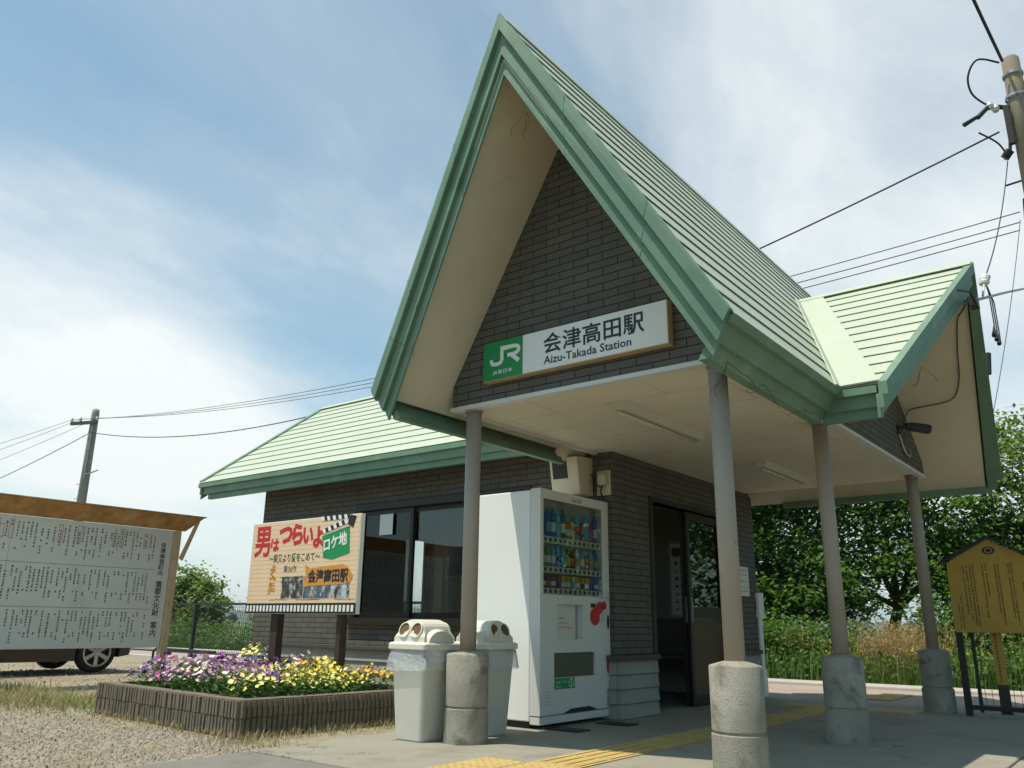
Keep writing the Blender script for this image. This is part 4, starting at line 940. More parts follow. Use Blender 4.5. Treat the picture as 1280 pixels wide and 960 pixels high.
b = MB(); b.prism([V((cxp + .02, 1.56, 1.55)), V((cxp + .02, 1.60, 1.52)), V((cxp + .12, 1.73, 2.04)), V((cxp + .12, 1.70, 2.06))], [V((cxp - .02, 1.56, 1.55)), V((cxp - .02, 1.60, 1.52)), V((cxp + .08, 1.73, 2.04)), V((cxp + .08, 1.70, 2.06))]); b.build('brace', 'pale_wood', cb)
# ================================================================== parked car behind the board
pmat('car_paint', (.014, .008, .011), .2, .1, 2, spec=.6)
pmat('tyre', (.018, .018, .018), .8, .1, 8)
pmat('alloy', (.55, .55, .56), .3, .05, 5, metal=.6)
pmat('car_lamp', (.35, .03, .03), .2)
car = thing('parked_car', (-9.4, .6, 0), 'dark small car parked on the gravel behind the white notice board', 'car')
def sect(y, wdt, z0, zb, zt, wt): return [V((-9.4 + x * wdt, y, z)) for x, z in ((-.74, z0), (-.78, .5), (-.77, zb), (-.62 * wt, zt), (.62 * wt, zt), (.77, zb), (.78, .5), (.74, z0))]
b = MB(); b.rings([sect(2.28, .86, .34, .62, .70, 1), sect(2.20, .97, .24, .80, .92, 1), sect(1.95, 1, .2, .88, 1.35, 1), sect(1.5, 1, .17, .90, 1.5, 1), sect(.3, 1, .17, .92, 1.53, 1), sect(-.4, 1, .17, .92, 1.46, 1), sect(-.95, 1, .17, .92, .98, 1.1), sect(-1.4, .97, .2, .75, .82, 1.1), sect(-1.52, .86, .32, .6, .68, 1)])
cb_ = b.build('body', 'car_paint', car, smooth=True)
for s in (1, -1):                                  # wheel arches are cut out of the body
    for y in (1.71, -.78):
        b = MB(); b.lathe([(.325, -.16), (.325, .16)], k=28, T=Matrix.Translation((-9.4 + s * .70, y, .285)) @ Matrix.Rotation(math.pi / 2, 4, 'Y')); ct = b.build('cutter', 'black')
        md = cb_.modifiers.new('arch', 'BOOLEAN'); md.object = ct; md.operation = 'DIFFERENCE'; md.solver = 'EXACT'
        bpy.context.view_layer.update(); me_ = bpy.data.meshes.new_from_object(cb_.evaluated_get(bpy.context.evaluated_depsgraph_get()))
        cb_.modifiers.remove(md); cb_.data = me_; bpy.data.objects.remove(ct)
cb_.modifiers.new('e', 'EDGE_SPLIT').split_angle = .7
for s in (1, -1):
    for y0, y1 in ((.45, 1.75), (-.75, .38)):
        b = MB(); x0 = -9.4 + s * .775; x1 = -9.4 + s * .645; b.face((x0, y0, .95), (x0, y1, .95), (x1 + s * .012, y1 - (.0), 1.42), (x1 + s * .012, y0 + .1 + (.25 if y0 < 0 else 0), 1.42)); b.build('side_window', 'black', car)
for y in (1.71, -.78):
    for s in (1, -1):
        T = Matrix.Translation((-9.4 + s * .66, y, .285)) @ Matrix.Rotation(math.pi / 2, 4, 'Y')
        b = MB(); b.lathe([(.20, -.07), (.265, -.085), (.285, -.05), (.285, .05), (.265, .085), (.20, .07)], k=32, T=T, caps=False); wh = b.build('wheel', 'tyre', car, smooth=True)
        b = MB(); b.lathe([(.205, -.075), (.205, .075)], k=32, T=T, caps=False); b.lathe([(.205, s * .075), (.185, s * .08), (.18, s * .055)], k=32, T=T, caps=False)
        for k in range(6):
            a = k * math.pi / 3; T2 = T @ Matrix.Rotation(a, 4, 'Z'); b.prism([T2 @ V((.02, -.022, s * .07)), T2 @ V((.19, -.03, s * .065)), T2 @ V((.19, .03, s * .065)), T2 @ V((.02, .022, s * .07))], [T2 @ V((.02, -.022, s * .045)), T2 @ V((.19, -.03, s * .045)), T2 @ V((.19, .03, s * .045)), T2 @ V((.02, .022, s * .045))])
        b.lathe([(.0, s * .078), (.045, s * .076), (.05, s * .045)], k=16, T=T, caps=False); b.build('rim', 'alloy', wh)
        b = MB(); b.lathe([(.195, s * .02), (.0, s * .02)], k=24, T=T, caps=False); b.build('wheel_well', 'black', wh)
    b = MB(); b.box(-10.2, -8.62, y - .36, y + .36, .19, .20) 
for s in (1, -1):
    b = MB(); b.box(-9.4 + s * .62 - .1, -9.4 + s * .62 + .1, 2.2, 2.27, .66, .85); b.build('tail_lamp', 'car_lamp', car, bevel=.02)
# ================================================================== fence along the tracks
pmat('fence_dark', (.018, .02, .019), .5, .1, 6)
fy = 5.32
fn = thing('mesh_fence', (-14, fy, 0), 'dark wire mesh fence with a top rail running left of the station along the tracks', 'fence')
for x in range(5): 
    px = -8.1 - x * 4.0
    b = MB(); b.box(px - .035, px + .035, fy - .035, fy + .035, 0, 1.075); b.build('fence_post', 'fence_dark', fn)
b = MB(); b.box(-26, -5.6, fy - .025, fy + .025, 1.05, 1.09); b.box(-26, -5.6, fy - .02, fy + .02, .10, .13); b.build('rail', 'fence_dark', fn)
b = MB(); x = -5.65
while x > -22:
    b.box(x - .0028, x + .0028, fy - .003, fy + .003, .1, 1.06); x -= .06
for k in range(9): b.box(-22, -5.65, fy - .003, fy + .003, .2 + k * .1, .204 + k * .1)
b.build('wire_mesh', 'fence_dark', fn)
lf_ = thing('low_barrier', (-8.0, 3.0, 0), 'low black pipe barrier standing on the gravel behind the parked car', 'barrier')
b = MB(); b.tube([(-9.5, 3.05, 0), (-9.5, 3.05, .26), (-9.42, 3.05, .30), (-7.5, 2.9, .30)], .02, 8); b.build('pipe', 'fence_dark', lf_) if False else b.build('pipe_frame', 'fence_dark', lf_)
# ================================================================== utility poles and lines
pmat('pole_concrete', (.25, .21, .15), .85, .12, 3, .2, 40, stain=[((.45, .27, .12), 1.2, .55, .75, .8), ((.2, .18, .14), 3, .55, .8, .5)])
pmat('pole_grey', (.27, .275, .23), .8, .1, 2, .1, 30)
pmat('wire', (.02, .02, .022), .6)
pmat('insulator', (.6, .6, .58), .25)
rp = thing('utility_pole', (3.46, 5.83, 0), 'stout weathered concrete utility pole rising beside the side gable', 'utility pole')
b = MB(); b.lathe([(.20, -.1), (.142, 6.95), (.0, 6.96)], (3.50, 5.78, 0), 20); b.build('lower_shaft', 'pole_concrete', rp, smooth=True)
b = MB(); b.lathe([(.105, 5.4), (.092, 7.25), (.07, 7.285), (.0, 7.29)], (3.40, 5.59, 0), 18); b.build('upper_shaft', 'pole_concrete', rp, smooth=True)
b = MB()
for z, r in ((7.02, .098), (6.72, .11)): b.lathe([(r, z), (r + .012, z + .005), (r + .012, z + .035), (r, z + .04)], (3.40, 5.59, 0), 18, caps=False)
b.lathe([(.155, 6.6), (.165, 6.605), (.165, 6.65), (.155, 6.655)], (3.50, 5.78, 0), 18, caps=False); b.build('band', 'steel', rp)
b = MB(); b.box(3.25, 3.31, 5.47, 5.53, 6.12, 6.62); b.tube([(3.3, 5.55, 6.62), (3.12, 5.45, 6.66), (3.0, 5.35, 6.5)], .03, 6); b.tube([(3.25, 5.5, 6.05), (3.18, 5.52, 5.98)], .05, 8); b.tube([(3.30, 5.5, 6.4), (3.24, 5.5, 6.0)], .02); b.build('bracket', 'black', rp)
b = MB()
for p in ((3.13, 5.45, 6.66), (3.18, 5.48, 6.62), (3.2, 5.55, 6.02)): b.lathe([(.03, -.04), (.045, 0), (.03, .04)], p, 10)
b.build('insulator', 'insulator', rp)
b = MB(); b.path([(3.30, 5.42, 7.16), (3.10, 5.3, 7.22), (2.98, 5.3, 7.05), (2.98, 5.36, 6.85), (3.08, 5.42, 6.70), (3.15, 5.46, 6.66)], .012, 6); b.tube([(3.15, 5.46, 6.66), (3.0, 5.36, 6.52), (2.86, 5.28, 6.42)], [.012, .022, .028], 6); b.path([(3.0, 5.2, 6.22), (3.15, 5.4, 6.13), (3.21, 5.55, 6.02)], .01, 6); b.build('jumper_cable', 'wire', rp)
b = MB(); b.tube([(3.30, 5.95, 5.86), (3.12, 5.85, 5.80)], .012); b.tube([(3.28, 5.9, 5.6), (3.26, 5.9, 5.35)], .025); b.build('step_bolt', 'black', rp)
lpx = V((-22.05, 7.1, 0)); 
lp = thing('utility_pole', (-22.10, 7.15, 0), 'distant pale concrete utility pole with one crossarm behind the notice board', 'utility pole')
b = MB(); b.lathe([(.17, -.1), (.112, 7.00), (.10, 7.12), (.0, 7.16)], (-22.10, 7.15, 0), 16); b.build('shaft', 'pole_grey', lp, smooth=True)
b = MB(); b.box(-22.80, -21.80, 6.96, 7.03, 6.62, 6.72, T=Matrix.Translation((-22.10, 7.0, 0)) @ Matrix.Rotation(.38, 4, 'Z') @ Matrix.Translation((22.10, -7.0, 0))); b.build('crossarm', 'dark_ledge', lp)
ins = [V((-22.71, 6.74, 6.80)), V((-22.40, 6.86, 6.80)), V((-21.83, 7.10, 6.80))]
b = MB()
for p in ins: b.lathe([(.03, -.08), (.05, -.02), (.03, .05)], p, 8)
b.build('insulator', 'insulator', lp)
b = MB(); b.tube([(-21.95, 7.05, 6.5), (-21.97, 7.05, 4.9)], .018); b.tube([(-21.95, 7.05, 5.0), (-21.45, 7.2, 5.12)], .02)
for z in (5.4, 4.75, 4.3): b.tube([(-22.23, 7.1, z), (-22.40, 7.05, z)] if int(z * 10) % 2 else [(-21.95, 7.1, z), (-21.77, 7.15, z)], .012)
b.build('step_bolt', 'galv', lp)
def wire(name, p0, p1, sag, r, lab, grp=None):
    p0, p1 = V(p0), V(p1); n = 40; b = MB(); b.tube([p0.lerp(p1, i / n) - V((0, 0, 4 * sag * (i / n) * (1 - i / n))) for i in range(n + 1)], r, 5)
    tag(b.build(name, 'wire', smooth=True), lab, 'wire', grp)
ends = [V((3.206, 5.973, 5.481)), V((3.186, 6.0, 5.364)), V((3.17, 6.02, 5.274))]
for i in range(3):
    wire('power_line', ins[i], ends[i], .55, .0065, ('topmost', 'middle', 'lowest')[i] + ' of the three thin parallel wires crossing behind the roof', 'thin wires between the two poles')
    wire('power_line', ins[i], (-33, 4.2 + .3 * i, (5.55, 5.2, 4.7)[i]), .15, .0065, ('upper', 'second', 'third')[i] + ' thin wire running left from the distant pole crossarm', 'thin wires left of the distant pole')
wire('power_line', (-22.05, 7.0, 6.36), (3.17, 5.61, 6.38), 1.35, .012, 'thick dark cable between the poles passing above the cross roof ridge')
wire('power_line', (-22.05, 7.0, 6.3), (-33, 5.2, 4.0), .2, .012, 'thick dark cable running left and down from the distant pole')
wire('power_line', (3.33, 5.45, 7.19), (2.6, -6.5, 9.2), .6, .018, 'thick twisted cable running from the pole top over the road')
wire('drop_wire', (3.2, 5.6, 5.98), (3.0, 3.72, 3.92), .12, .006, 'blue grey drop wire from the pole to the white insulators by the gable')
wire('drop_wire', (3.2, 5.9, 5.35), (2.70, 4.9, 2.75), .10, .004, 'thin grey wire hanging from the pole past the end of the side gable')
di = thing('insulator_string', (3.0, 3.6, 3.8), 'white insulators with loose cable ends hanging beside the side gable peak', 'insulator')
b = MB(); b.tube([(3.0, 3.72, 3.93), (3.0, 3.55, 3.80), (3.0, 3.3, 3.58)], .01)
for k, p in enumerate(((3.0, 3.66, 3.88), (3.0, 3.58, 3.83), (3.0, 3.52, 3.78))): b.lathe([(.02, -.035), (.045, -.01), (.045, .01), (.02, .035)], p, 10)
b.build('insulator', 'insulator', di, smooth=False)
b = MB()
for k in range(3): y = 3.62 + .14 * k; b.tube([(3.0, 3.6, 3.82), (3.0, y + .12, 3.75), (3.0, y + .14, 3.45), (3.0, y, 3.30)], [.006, .006, .006, .02], 6)
b.build('cable_tail', 'wire', di)
b = MB(); b.tube([(2.82, 4.55, 3.42), (2.8, 4.52, 3.20)], .03, 8); tag(b.build('cable_joint', 'wire'), 'short black cable joint hanging on the thin wire beside the gable', 'cable joint')
# ================================================================== yellow notice board on the right
pmat('yellow_board', (.44, .27, .05), .7, .1, 5, stain=[((.34, .20, .035), 2, .5, .8, .5)])
pmat('notice_black', (.02, .018, .016), .6)
nb = thing('wooden_notice', (2.57, 4.53, 0), 'yellow wooden notice shaped like a house gable on dark posts beside the last column', 'notice board')
ny_ = 4.52; nx0, nx1, nxm = 2.197, 2.945, 2.571
prof = [(nx0, .742), (nx1, .742), (nx1, 1.385), (nxm, 1.592), (nx0, 1.385)]
b = MB(); b.prism([V((x, ny_, z)) for x, z in prof], [V((x, ny_ + .03, z)) for x, z in prof]); b.build('panel', 'yellow_board', nb)
b = MB()
for s in (-1, 1):
    e = V((nxm + s * .43, 0, 1.370)); a = V((nxm, 0, 1.608)); P = lambda y: [V((a.x, y, a.z)), V((e.x, y, e.z)), V((e.x, y, e.z + .022)), V((a.x, y, a.z + .026))]
    b.prism(P(ny_ - .05), P(ny_ + .09))
b.build('roof', 'notice_black', nb)
for x in (2.19, 2.93): b = MB(); b.box(x, x + .055, ny_ + .005 + .027, ny_ + .085, -.02, 1.40); b.build('post', 'notice_black', nb)
b = MB(); b.box(2.245, 2.93, ny_ + .04, ny_ + .075, .055, .095); b.build('cross_rail', 'notice_black', nb)
t = MB(); q = random.Random(31); no = V((0, ny_ - .0005, 0))
for x, zt, zb, s in ((2.86, 1.36, .775, .030), (2.82, 1.20, .82, .026), (2.74, 1.37, .80, .018), (2.715, 1.36, .86, .018), (2.63, 1.37, .80, .018), (2.605, 1.36, .92, .018), (2.53, 1.37, 1.06, .018), (2.50, 1.36, .87, .018), (2.42, 1.37, .79, .018), (2.395, 1.36, .79, .018), (2.365, 1.36, .83, .018), (2.335, 1.37, .9, .018), (2.285, 1.08, .77, .016), (2.258, 1.0, .77, .016)): scribble(t, q, no, X, Z, x, zt, zb, s)
t.build('writing', 'ink', nb)
b = MB(); b.prism([V((nxm + .055 * math.cos(i * .349), ny_ - .001, 1.49 + .035 * math.sin(i * .349))) for i in range(18)], [V((nxm + .055 * math.cos(i * .349), ny_ - .004, 1.49 + .035 * math.sin(i * .349))) for i in range(18)]); em = b.build('emblem', 'notice_black', nb)
t = MB(); ribbon(t, [(nxm + .03 * math.cos(i * .349), 1.49 + .02 * math.sin(i * .349)) for i in range(19)], .008, (0, ny_ - .004, 0), X, Z, .001); t.build('emblem_ring', 'yellow_board', em)
mp_ = thing('marker_post', (2.5, 4.70, 0), 'narrow wooden marker post with dark foot and writing standing behind the yellow notice', 'marker post')
b = MB(); b.box(2.462, 2.552, 4.68, 4.705, .28, .86); b.build('plank', 'yellow_board', mp_)
b = MB(); b.box(2.462, 2.552, 4.68, 4.705, -.02, .278); b.rings([[V(p) for p in ((2.42, 4.64, 0), (2.60, 4.64, 0), (2.60, 4.75, 0), (2.42, 4.75, 0))], [V(p) for p in ((2.46, 4.67, .03), (2.56, 4.67, .03), (2.56, 4.72, .03), (2.46, 4.72, .03))]]); b.build('foot', 'post_brown', mp_)
t = MB(); scribble(t, q, (0, 4.6795, 0), X, Z, 2.50, .84, .30, .022); t.build('writing', 'ink', mp_)
wf = thing('wire_panel', (2.8, 4.85, 0), 'green wire mesh panel behind the yellow notice at the edge of the porch', 'fence')
pmat('wire_green', (.02, .045, .03), .5)
b = MB(); b.box(2.26, 2.29, 4.85, 4.88, 0, 1.2); b.box(4.2, 4.23, 4.85, 4.88, 0, 1.2); b.box(2.29, 4.2, 4.855, 4.875, 1.17, 1.2); b.build('frame', 'wire_green', wf)
b = MB()
for k in range(32): x = 2.32 + k * .06; b.box(x - .002, x + .002, 4.862, 4.867, .05, 1.17)
for k in range(12): z = .08 + k * .1; b.box(2.29, 4.2, 4.868, 4.872, z - .002, z + .002)
b.build('wire_mesh', 'wire_green', wf)
b = MB(); b.box(2.22, 3.2, 4.58, 4.70, -.02, .025); tag(b.build('ground_beam', 'plinth', bevel=.01), 'low concrete beam on the ground under the marker post', 'beam')
# ================================================================== small things by the waiting room door
wn = thing('wall_notice', (DX, 4.72, 1.27), 'white printed notice on the tiled wall right of the waiting room door', 'notice')
b = MB(); b.box(DX + .002, DX + .012, 4.60, 4.88, 1.10, 1.43); b.build('panel', 'sign_white', wn, bevel=.004)
t = MB(); q = random.Random(6)
for z in (1.38, 1.33, 1.26, 1.19, 1.15):
    for i in range(9): a = 4.63 + i * .025; t.quadn((DX + .0125, 0, 0), Y_, Z, a, a + q.uniform(.008, .02), z, z + q.uniform(.006, .018), .001)
t.build('print', 'vm_grey', wn)
wp = thing('ticket_post', (.08, 5.08, 0), 'slim white ticket box on a post at the platform end of the wall', 'post')
b = MB(); b.box(-.03, .06, 5.08, 5.20, 0, .30); b.box(-.02, .05, 5.09, 5.19, .3, 1.0); b.build('stand', 'white_paint', wp, bevel=.005)
b = MB(); b.box(-.04, .07, 5.06, 5.22, .86, 1.15); b.build('box', 'white_paint', wp, bevel=.01)
b = MB(); b.box(-.005, .035, 5.056, 5.059, .95, 1.08); b.build('slot', 'black', wp)
po_ = thing('wall_poster', (-.6, 4.9, 1.3), 'grey framed poster on the waiting room wall seen through the open door', 'poster')
b = MB(); b.box(-1.02, -.30, 4.955, 4.978, .86, 1.78); b.build('frame', 'vm_grey', po_)
b = MB(); b.box(-.99, -.33, 4.948, 4.954, .89, 1.75); b.build('sheet', 'weather_board', po_)
t = MB(); q = random.Random(12)
for k in range(8):
    z = .95 + k * .09
    for i in range(q.randint(3, 8)): a = -.93 + i * .07; t.quadn((0, 4.9475, 0), X, Z, a, a + q.uniform(.02, .05), z, z + q.uniform(.01, .04), .001)
t.quadn((0, 4.9475, 0), X, Z, -.97, -.6, 1.60, 1.70, .001); t.build('print', 'ink', po_)
bn = thing('waiting_bench', (-1.2, 4.6, 0), 'dark wooden bench against the back wall of the waiting room', 'bench')
b = MB(); b.box(-3.4, -.25, 4.45, 4.9, .40, .44); b.build('seat', 'inner_dark', bn)
b = MB(); b.box(-3.4, -.25, 4.90, 4.94, .44, .85); b.build('backrest', 'inner_dark', bn)
for x in (-3.3, -1.8, -.4): b = MB(); b.box(x, x + .06, 4.48, 4.88, .01, .40); b.build('leg', 'inner_dark', bn)
fp = thing('framed_timetable', (-4.5, 4.95, 1.7), 'dark framed timetable on the back wall seen through the front window', 'poster')
b = MB(); b.box(-4.80, -4.10, 4.95, 4.978, 1.42, 2.02); b.build('frame', 'vm_grey', fp); b = MB(); b.box(-4.77, -4.13, 4.944, 4.949, 1.45, 1.99); b.build('sheet', 'vm_dark', fp)
# ================================================================== plants
leafmat('leaf_dark', (.030, .072, .016), (.14, .255, .05), .42)
leafmat('leaf_mid', (.042, .10, .02), (.17, .29, .06), .45)
leafmat('leaf_light', (.07, .12, .028), (.21, .28, .075), .42)
leafmat('bramble', (.03, .08, .015), (.11, .20, .04), .35)
pmat('bark', (.11, .085, .06), .9, .25, 8, .5, 30)
def leafy(mb, q, c, spread, n, s0, s1, flat=.6):
    for _ in range(n):
        p = c + V((q.gauss(0, spread), q.gauss(0, spread), q.gauss(0, spread * flat)))
        d = V((q.uniform(-1, 1), q.uniform(-1, 1), q.uniform(-.9, .5))).normalized(); l = q.uniform(s0, s1)
        s = d.cross(V((q.uniform(-.4, .4), q.uniform(-.4, .4), 1))).normalized() * l * .36
        mb.face(p, p + d * l * .45 + s, p + d * l, p + d * l * .45 - s)
def tree(loc, label, trunk_h, r0, lobes, mat, seed, twigs=34, leaves=26, s0=.065, s1=.14, group='trees beyond the tracks', name='tree', dens=2.3):
    q = random.Random(seed); t = thing(name, loc, label, 'tree', group); leaves = int(leaves * 1.5)
    tk = MB(); cr = MB(); top = V((q.uniform(-.15, .15), q.uniform(-.15, .15), trunk_h))
    tk.tube([(0, 0, -.1), (q.uniform(-.05, .05), 0, trunk_h * .5), top], [r0, r0 * .8, r0 * .65], 10)
    for (x, y, z, rx, ry, rz) in lobes:
        c = V((x, y, z)); mid = top.lerp(c, .5) + V((q.uniform(-.2, .2), q.uniform(-.2, .2), q.uniform(-.1, .25)))
        tk.tube([top * .9, mid, c], [r0 * .5, r0 * .32, r0 * .14], 7)
        n = max(6, int(twigs * rx * ry * dens))
        for _ in range(n):
            a, b, rr = q.uniform(0, 6.283), q.uniform(-1, 1), q.uniform(.35, 1) ** .6; h = math.sqrt(1 - b * b)
            p = c + V((rx * h * math.cos(a), ry * h * math.sin(a), rz * b)) * rr
            if q.random() < .45: tk.tube([c.lerp(p, .1), c.lerp(p, .6) + V((0, 0, .08)), p], [r0 * .12, r0 * .07, .005], 4, False)
            leafy(cr, q, p, q.uniform(.12, .26), leaves, s0, s1)
    tk.build('trunk', 'bark', t, local=True); cr.build('crown', mat, t, local=True)
    return t
tree((-2.6, 12.6, 0), 'dense dark green tree filling the gap between the station wall and the third column', .9, .13, [(-.6, 0, 2.0, 1.2, 1.0, 1.1), (.5, .2, 2.6, 1.2, 1.0, 1.2), (-.1, 0, 3.9, 1.5, 1.2, 1.1), (1.1, -.3, 1.5, .8, .8, .7), (-1.4, 0, 3.0, 1.1, 1.0, 1.0), (-.2, -.5, 1.2, 1.0, .8, .6)], 'leaf_dark', 1, dens=3, twigs=46, leaves=30)
tree((-.6, 13.6, 0), 'broad green tree with drooping branches seen between the two rear columns', 1.3, .14, [(-.3, 0, 2.6, 1.3, 1.0, .8), (.9, 0, 3.0, 1.3, 1.0, .9), (0, 0, 4.0, 1.7, 1.2, .9), (.6, -.4, 1.9, .9, .8, .4), (1.6, .2, 2.2, .8, .8, .5), (-.7, -.2, 1.5, .7, .7, .5), (1.3, -.3, 1.55, .8, .7, .35)], 'leaf_mid', 2, dens=3.2, twigs=26, leaves=26)
tree((1.5, 14.4, 0), 'dark green tree behind the last column and the yellow notice', 1.2, .15, [(-.4, 0, 2.4, 1.0, .9, .9), (.5, 0, 3.2, 1.2, 1.0, .9), (-.2, .2, 4.2, 1.2, 1.0, .8), (.9, 0, 1.8, 1.0, .9, .8), (-.3, -.3, 1.5, .8, .8, .55), (.4, -.2, 1.1, .9, .7, .5)], 'leaf_dark', 3, twigs=28, leaves=26)
tree((3.2, 13.0, 0), 'tall loose yellow green tree at the right beyond the side gable', 1.6, .13, [(-.7, 0, 3.6, .9, .9, 1.0), (-.9, 0, 4.35, .45, .5, .5), (.3, 0, 2.9, 1.1, 1.0, .9), (.4, 0, 4.4, .9, .9, .8), (-.4, 0, 1.6, .9, .8, .8), (1.2, 0, 3.6, 1.0, 1., 1.2)], 'leaf_light', 4, twigs=24, leaves=24)
tree((-6.8, 14.0, 0), 'round dark tree standing beyond the tracks hidden behind the waiting room', 1.2, .15, [(-.6, 0, 2.2, 1.2, 1.0, .9), (.6, 0, 2.8, 1.2, 1.0, 1.0)], 'leaf_dark', 5, twigs=16, leaves=24, s0=.09, s1=.16)
tree((-22.9, 11.9, 0), 'young tree with pale new leaves beyond the fence, left of the station', .8, .10, [(-1.1, 0, 1.2, .6, .6, .7), (-.6, .1, 2.2, .55, .5, .35), (-.1, .1, 1.75, .4, .5, .4), (.75, 0, 1.55, .5, .5, .6), (.3, 0, .7, 1.0, .7, .5), (1.55, 0, 1.35, .28, .3, .22), (-.9, 0, 1.75, .3, .3, .3)], 'leaf_light', 6, twigs=44, leaves=24, s0=.10, s1=.19, group=None)
# brambles and weeds beyond the tracks
q = random.Random(41); b = MB()
for _ in range(900):
    x = q.uniform(-34, -7.5); y = 8.5 + abs(q.gauss(0, 1.4)); leafy(b, q, V((x, y, q.uniform(.05, .62))), .16, 16, .07, .15, .8)
for _ in range(1300):
    x = q.uniform(-7.5, 7.5); y = 8.7 + abs(q.gauss(0, 1.5)); leafy(b, q, V((x, y, q.uniform(.0, .32 + .10 * (y - 8.7)))), .13, 18, .05, .12, .8)
for _ in range(420):
    x = q.gauss(-1.9, .7); y = q.uniform(9.2, 11); leafy(b, q, V((x, y, q.uniform(.1, .78))), .16, 18, .05, .11, .8)
for _ in range(430):
    x = q.gauss(1.3, .75); y = q.uniform(11.4, 13.2); leafy(b, q, V((x, y, q.uniform(.3, 1.2))), .17, 18, .06, .13, .8)
for _ in range(520):
    x = q.uniform(-5, 6.5); y = q.uniform(10.8, 12.4); leafy(b, q, V((x, y, q.uniform(.1, .75))), .16, 18, .06, .13, .8)
b.build('brambles', 'bramble', kind='stuff')
leafmat('grass_green', (.05, .11, .02), (.16, .24, .06), .35, scale=.8)
leafmat('plume', (.27, .17, .07), (.46, .34, .17), .3, scale=1.5)
leafmat('grass_dry', (.22, .165, .085), (.40, .33, .19), .3, scale=1.5)
def blades(mb, q, x, y, z, h, w, lean=.35):
    a = q.uniform(0, 6.283); d = V((math.cos(a), math.sin(a), 0)); s = V((-d.y, d.x, 0)) * w; l = lean * h * q.uniform(.3, 1.3); p = V((x, y, z))
    mb.face(p - s, p + s, p + s * .7 + d * l * .35 + V((0, 0, h * .6)), p - s * .7 + d * l * .35 + V((0, 0, h * .6))); mb.face(p - s * .7 + d * l * .35 + V((0, 0, h * .6)), p + s * .7 + d * l * .35 + V((0, 0, h * .6)), p + d * l + V((0, 0, h)))
b = MB()
for _ in range(9000): blades(b, q, q.uniform(-9, 8), 8.3 + abs(q.gauss(0, 1.3)), -.03, q.uniform(.15, .55), q.uniform(.004, .009))
for _ in range(3000): blades(b, q, q.uniform(-34, -9), 8.2 + abs(q.gauss(0, .9)), -.03, q.uniform(.15, .4), q.uniform(.006, .012))
b.build('grass_verge', 'grass_green', kind='stuff')
b = MB()
def plume(x, y, h):
    p = V((x, y, 0)); a = q.uniform(0, 6.28); d = V((math.cos(a), math.sin(a), 0)) * h * q.uniform(.05, .3); tip = p + d + V((0, 0, h)); s = V((.003, 0, 0))
    b.face(p - s, p + s, tip + s * .5, tip - s * .5)
    for k in range(9):
        t = q.uniform(.62, 1.02); c = p + d * t * t + V((0, 0, h * t)); e = V((q.uniform(-1, 1), q.uniform(-1, 1), q.uniform(.1, .9))).normalized() * q.uniform(.03, .08); w_ = V((-e.y, e.x, 0)).normalized() * .007; b.face(c, c + e * .6 + w_, c + e, c + e * .6 - w_)
for _ in range(470):
    x = q.gauss(.45, .42); plume(x, q.uniform(8.8, 10.6), q.uniform(.45, .9))
for _ in range(40): plume(q.gauss(2.8, .7), q.uniform(9, 11), q.uniform(.6, .95))
for _ in range(60): plume(q.gauss(-1.15, .15), q.uniform(9.4, 9.7), q.uniform(.5, .8))
b.build('plume_grass', 'plume', kind='stuff')
pmat('weed_yellow', (.70, .60, .08), .6); b = MB()
for _ in range(90):
    c = V((q.uniform(-.6, 2.2), q.uniform(8.5, 9.6), q.uniform(.25, .5))); 
    for k in range(3): e = V((q.uniform(-1, 1), q.uniform(-1, 1), .4)) * .022; b.face(c, c + e, c + e + V((0, 0, .02)), c + V((0, 0, .025)))
b.build('wild_flowers', 'weed_yellow', kind='stuff')
leafmat('dock', (.20, .08, .03), (.36, .17, .07), .3)
dk = thing('dock_plant', (-1.66, 9.25, 0), 'upright rusty brown dock plant in the weeds beside the third column', 'plant'); b = MB()
for _ in range(9):
    x, y = q.gauss(0, .08), q.gauss(0, .08); h = q.uniform(.6, .92); b.tube([(x * .3, y * .3, 0), (x, y, h)], .006, 4)
    for k in range(60): zz_ = q.uniform(.4, 1) * h; b.mat = 0; leafy(b, q, V((x * zz_ / h, y * zz_ / h, zz_)), .025, 1, .02, .045)
b.build('seed_heads', 'dock', dk, local=True)
# dry grass on the yard, along the flower bed and in cracks
b = MB(); c_ = MB()
for _ in range(5200):
    u = q.random(); cx_, cy_ = (-6.2 + q.gauss(0, 1.2), -.75 + q.gauss(0, .33)) if u < .8 else (-4.4 + q.gauss(0, .5), -.55 + q.gauss(0, .25))
    if cx_ > -3.55 and cy_ > -1.0: continue
    blades(b if q.random() < .62 else c_, q, cx_, cy_, -.015, q.uniform(.03, .13), q.uniform(.0025, .005), 1.1)
for _ in range(330):
    x = q.uniform(-3.6, -1.05); y = -.86 - (x + 2.35) * .061 - abs(q.gauss(.02, .05)); blades(b if q.random() < .8 else c_, q, x, y, -.015, q.uniform(.02, .08), .003, 1.2)
for _ in range(500): blades(b if q.random() < .7 else c_, q, -1.17 + .06 * 0 + abs(q.gauss(.05, .09)), q.uniform(-.95, .5), -.012, q.uniform(.02, .07), .0025, 1.2)
for _ in range(190): blades(b, q, q.gauss(-1.1, .25), q.gauss(-1.02, .12), -.014, q.uniform(.02, .10), .0028, 1.3)
b.build('dry_grass', 'grass_dry', kind='stuff'); c_.build('yard_grass', 'grass_green', kind='stuff')
pmat('pebble', (.33, .29, .23), .9, .35, 30)
b = MB()
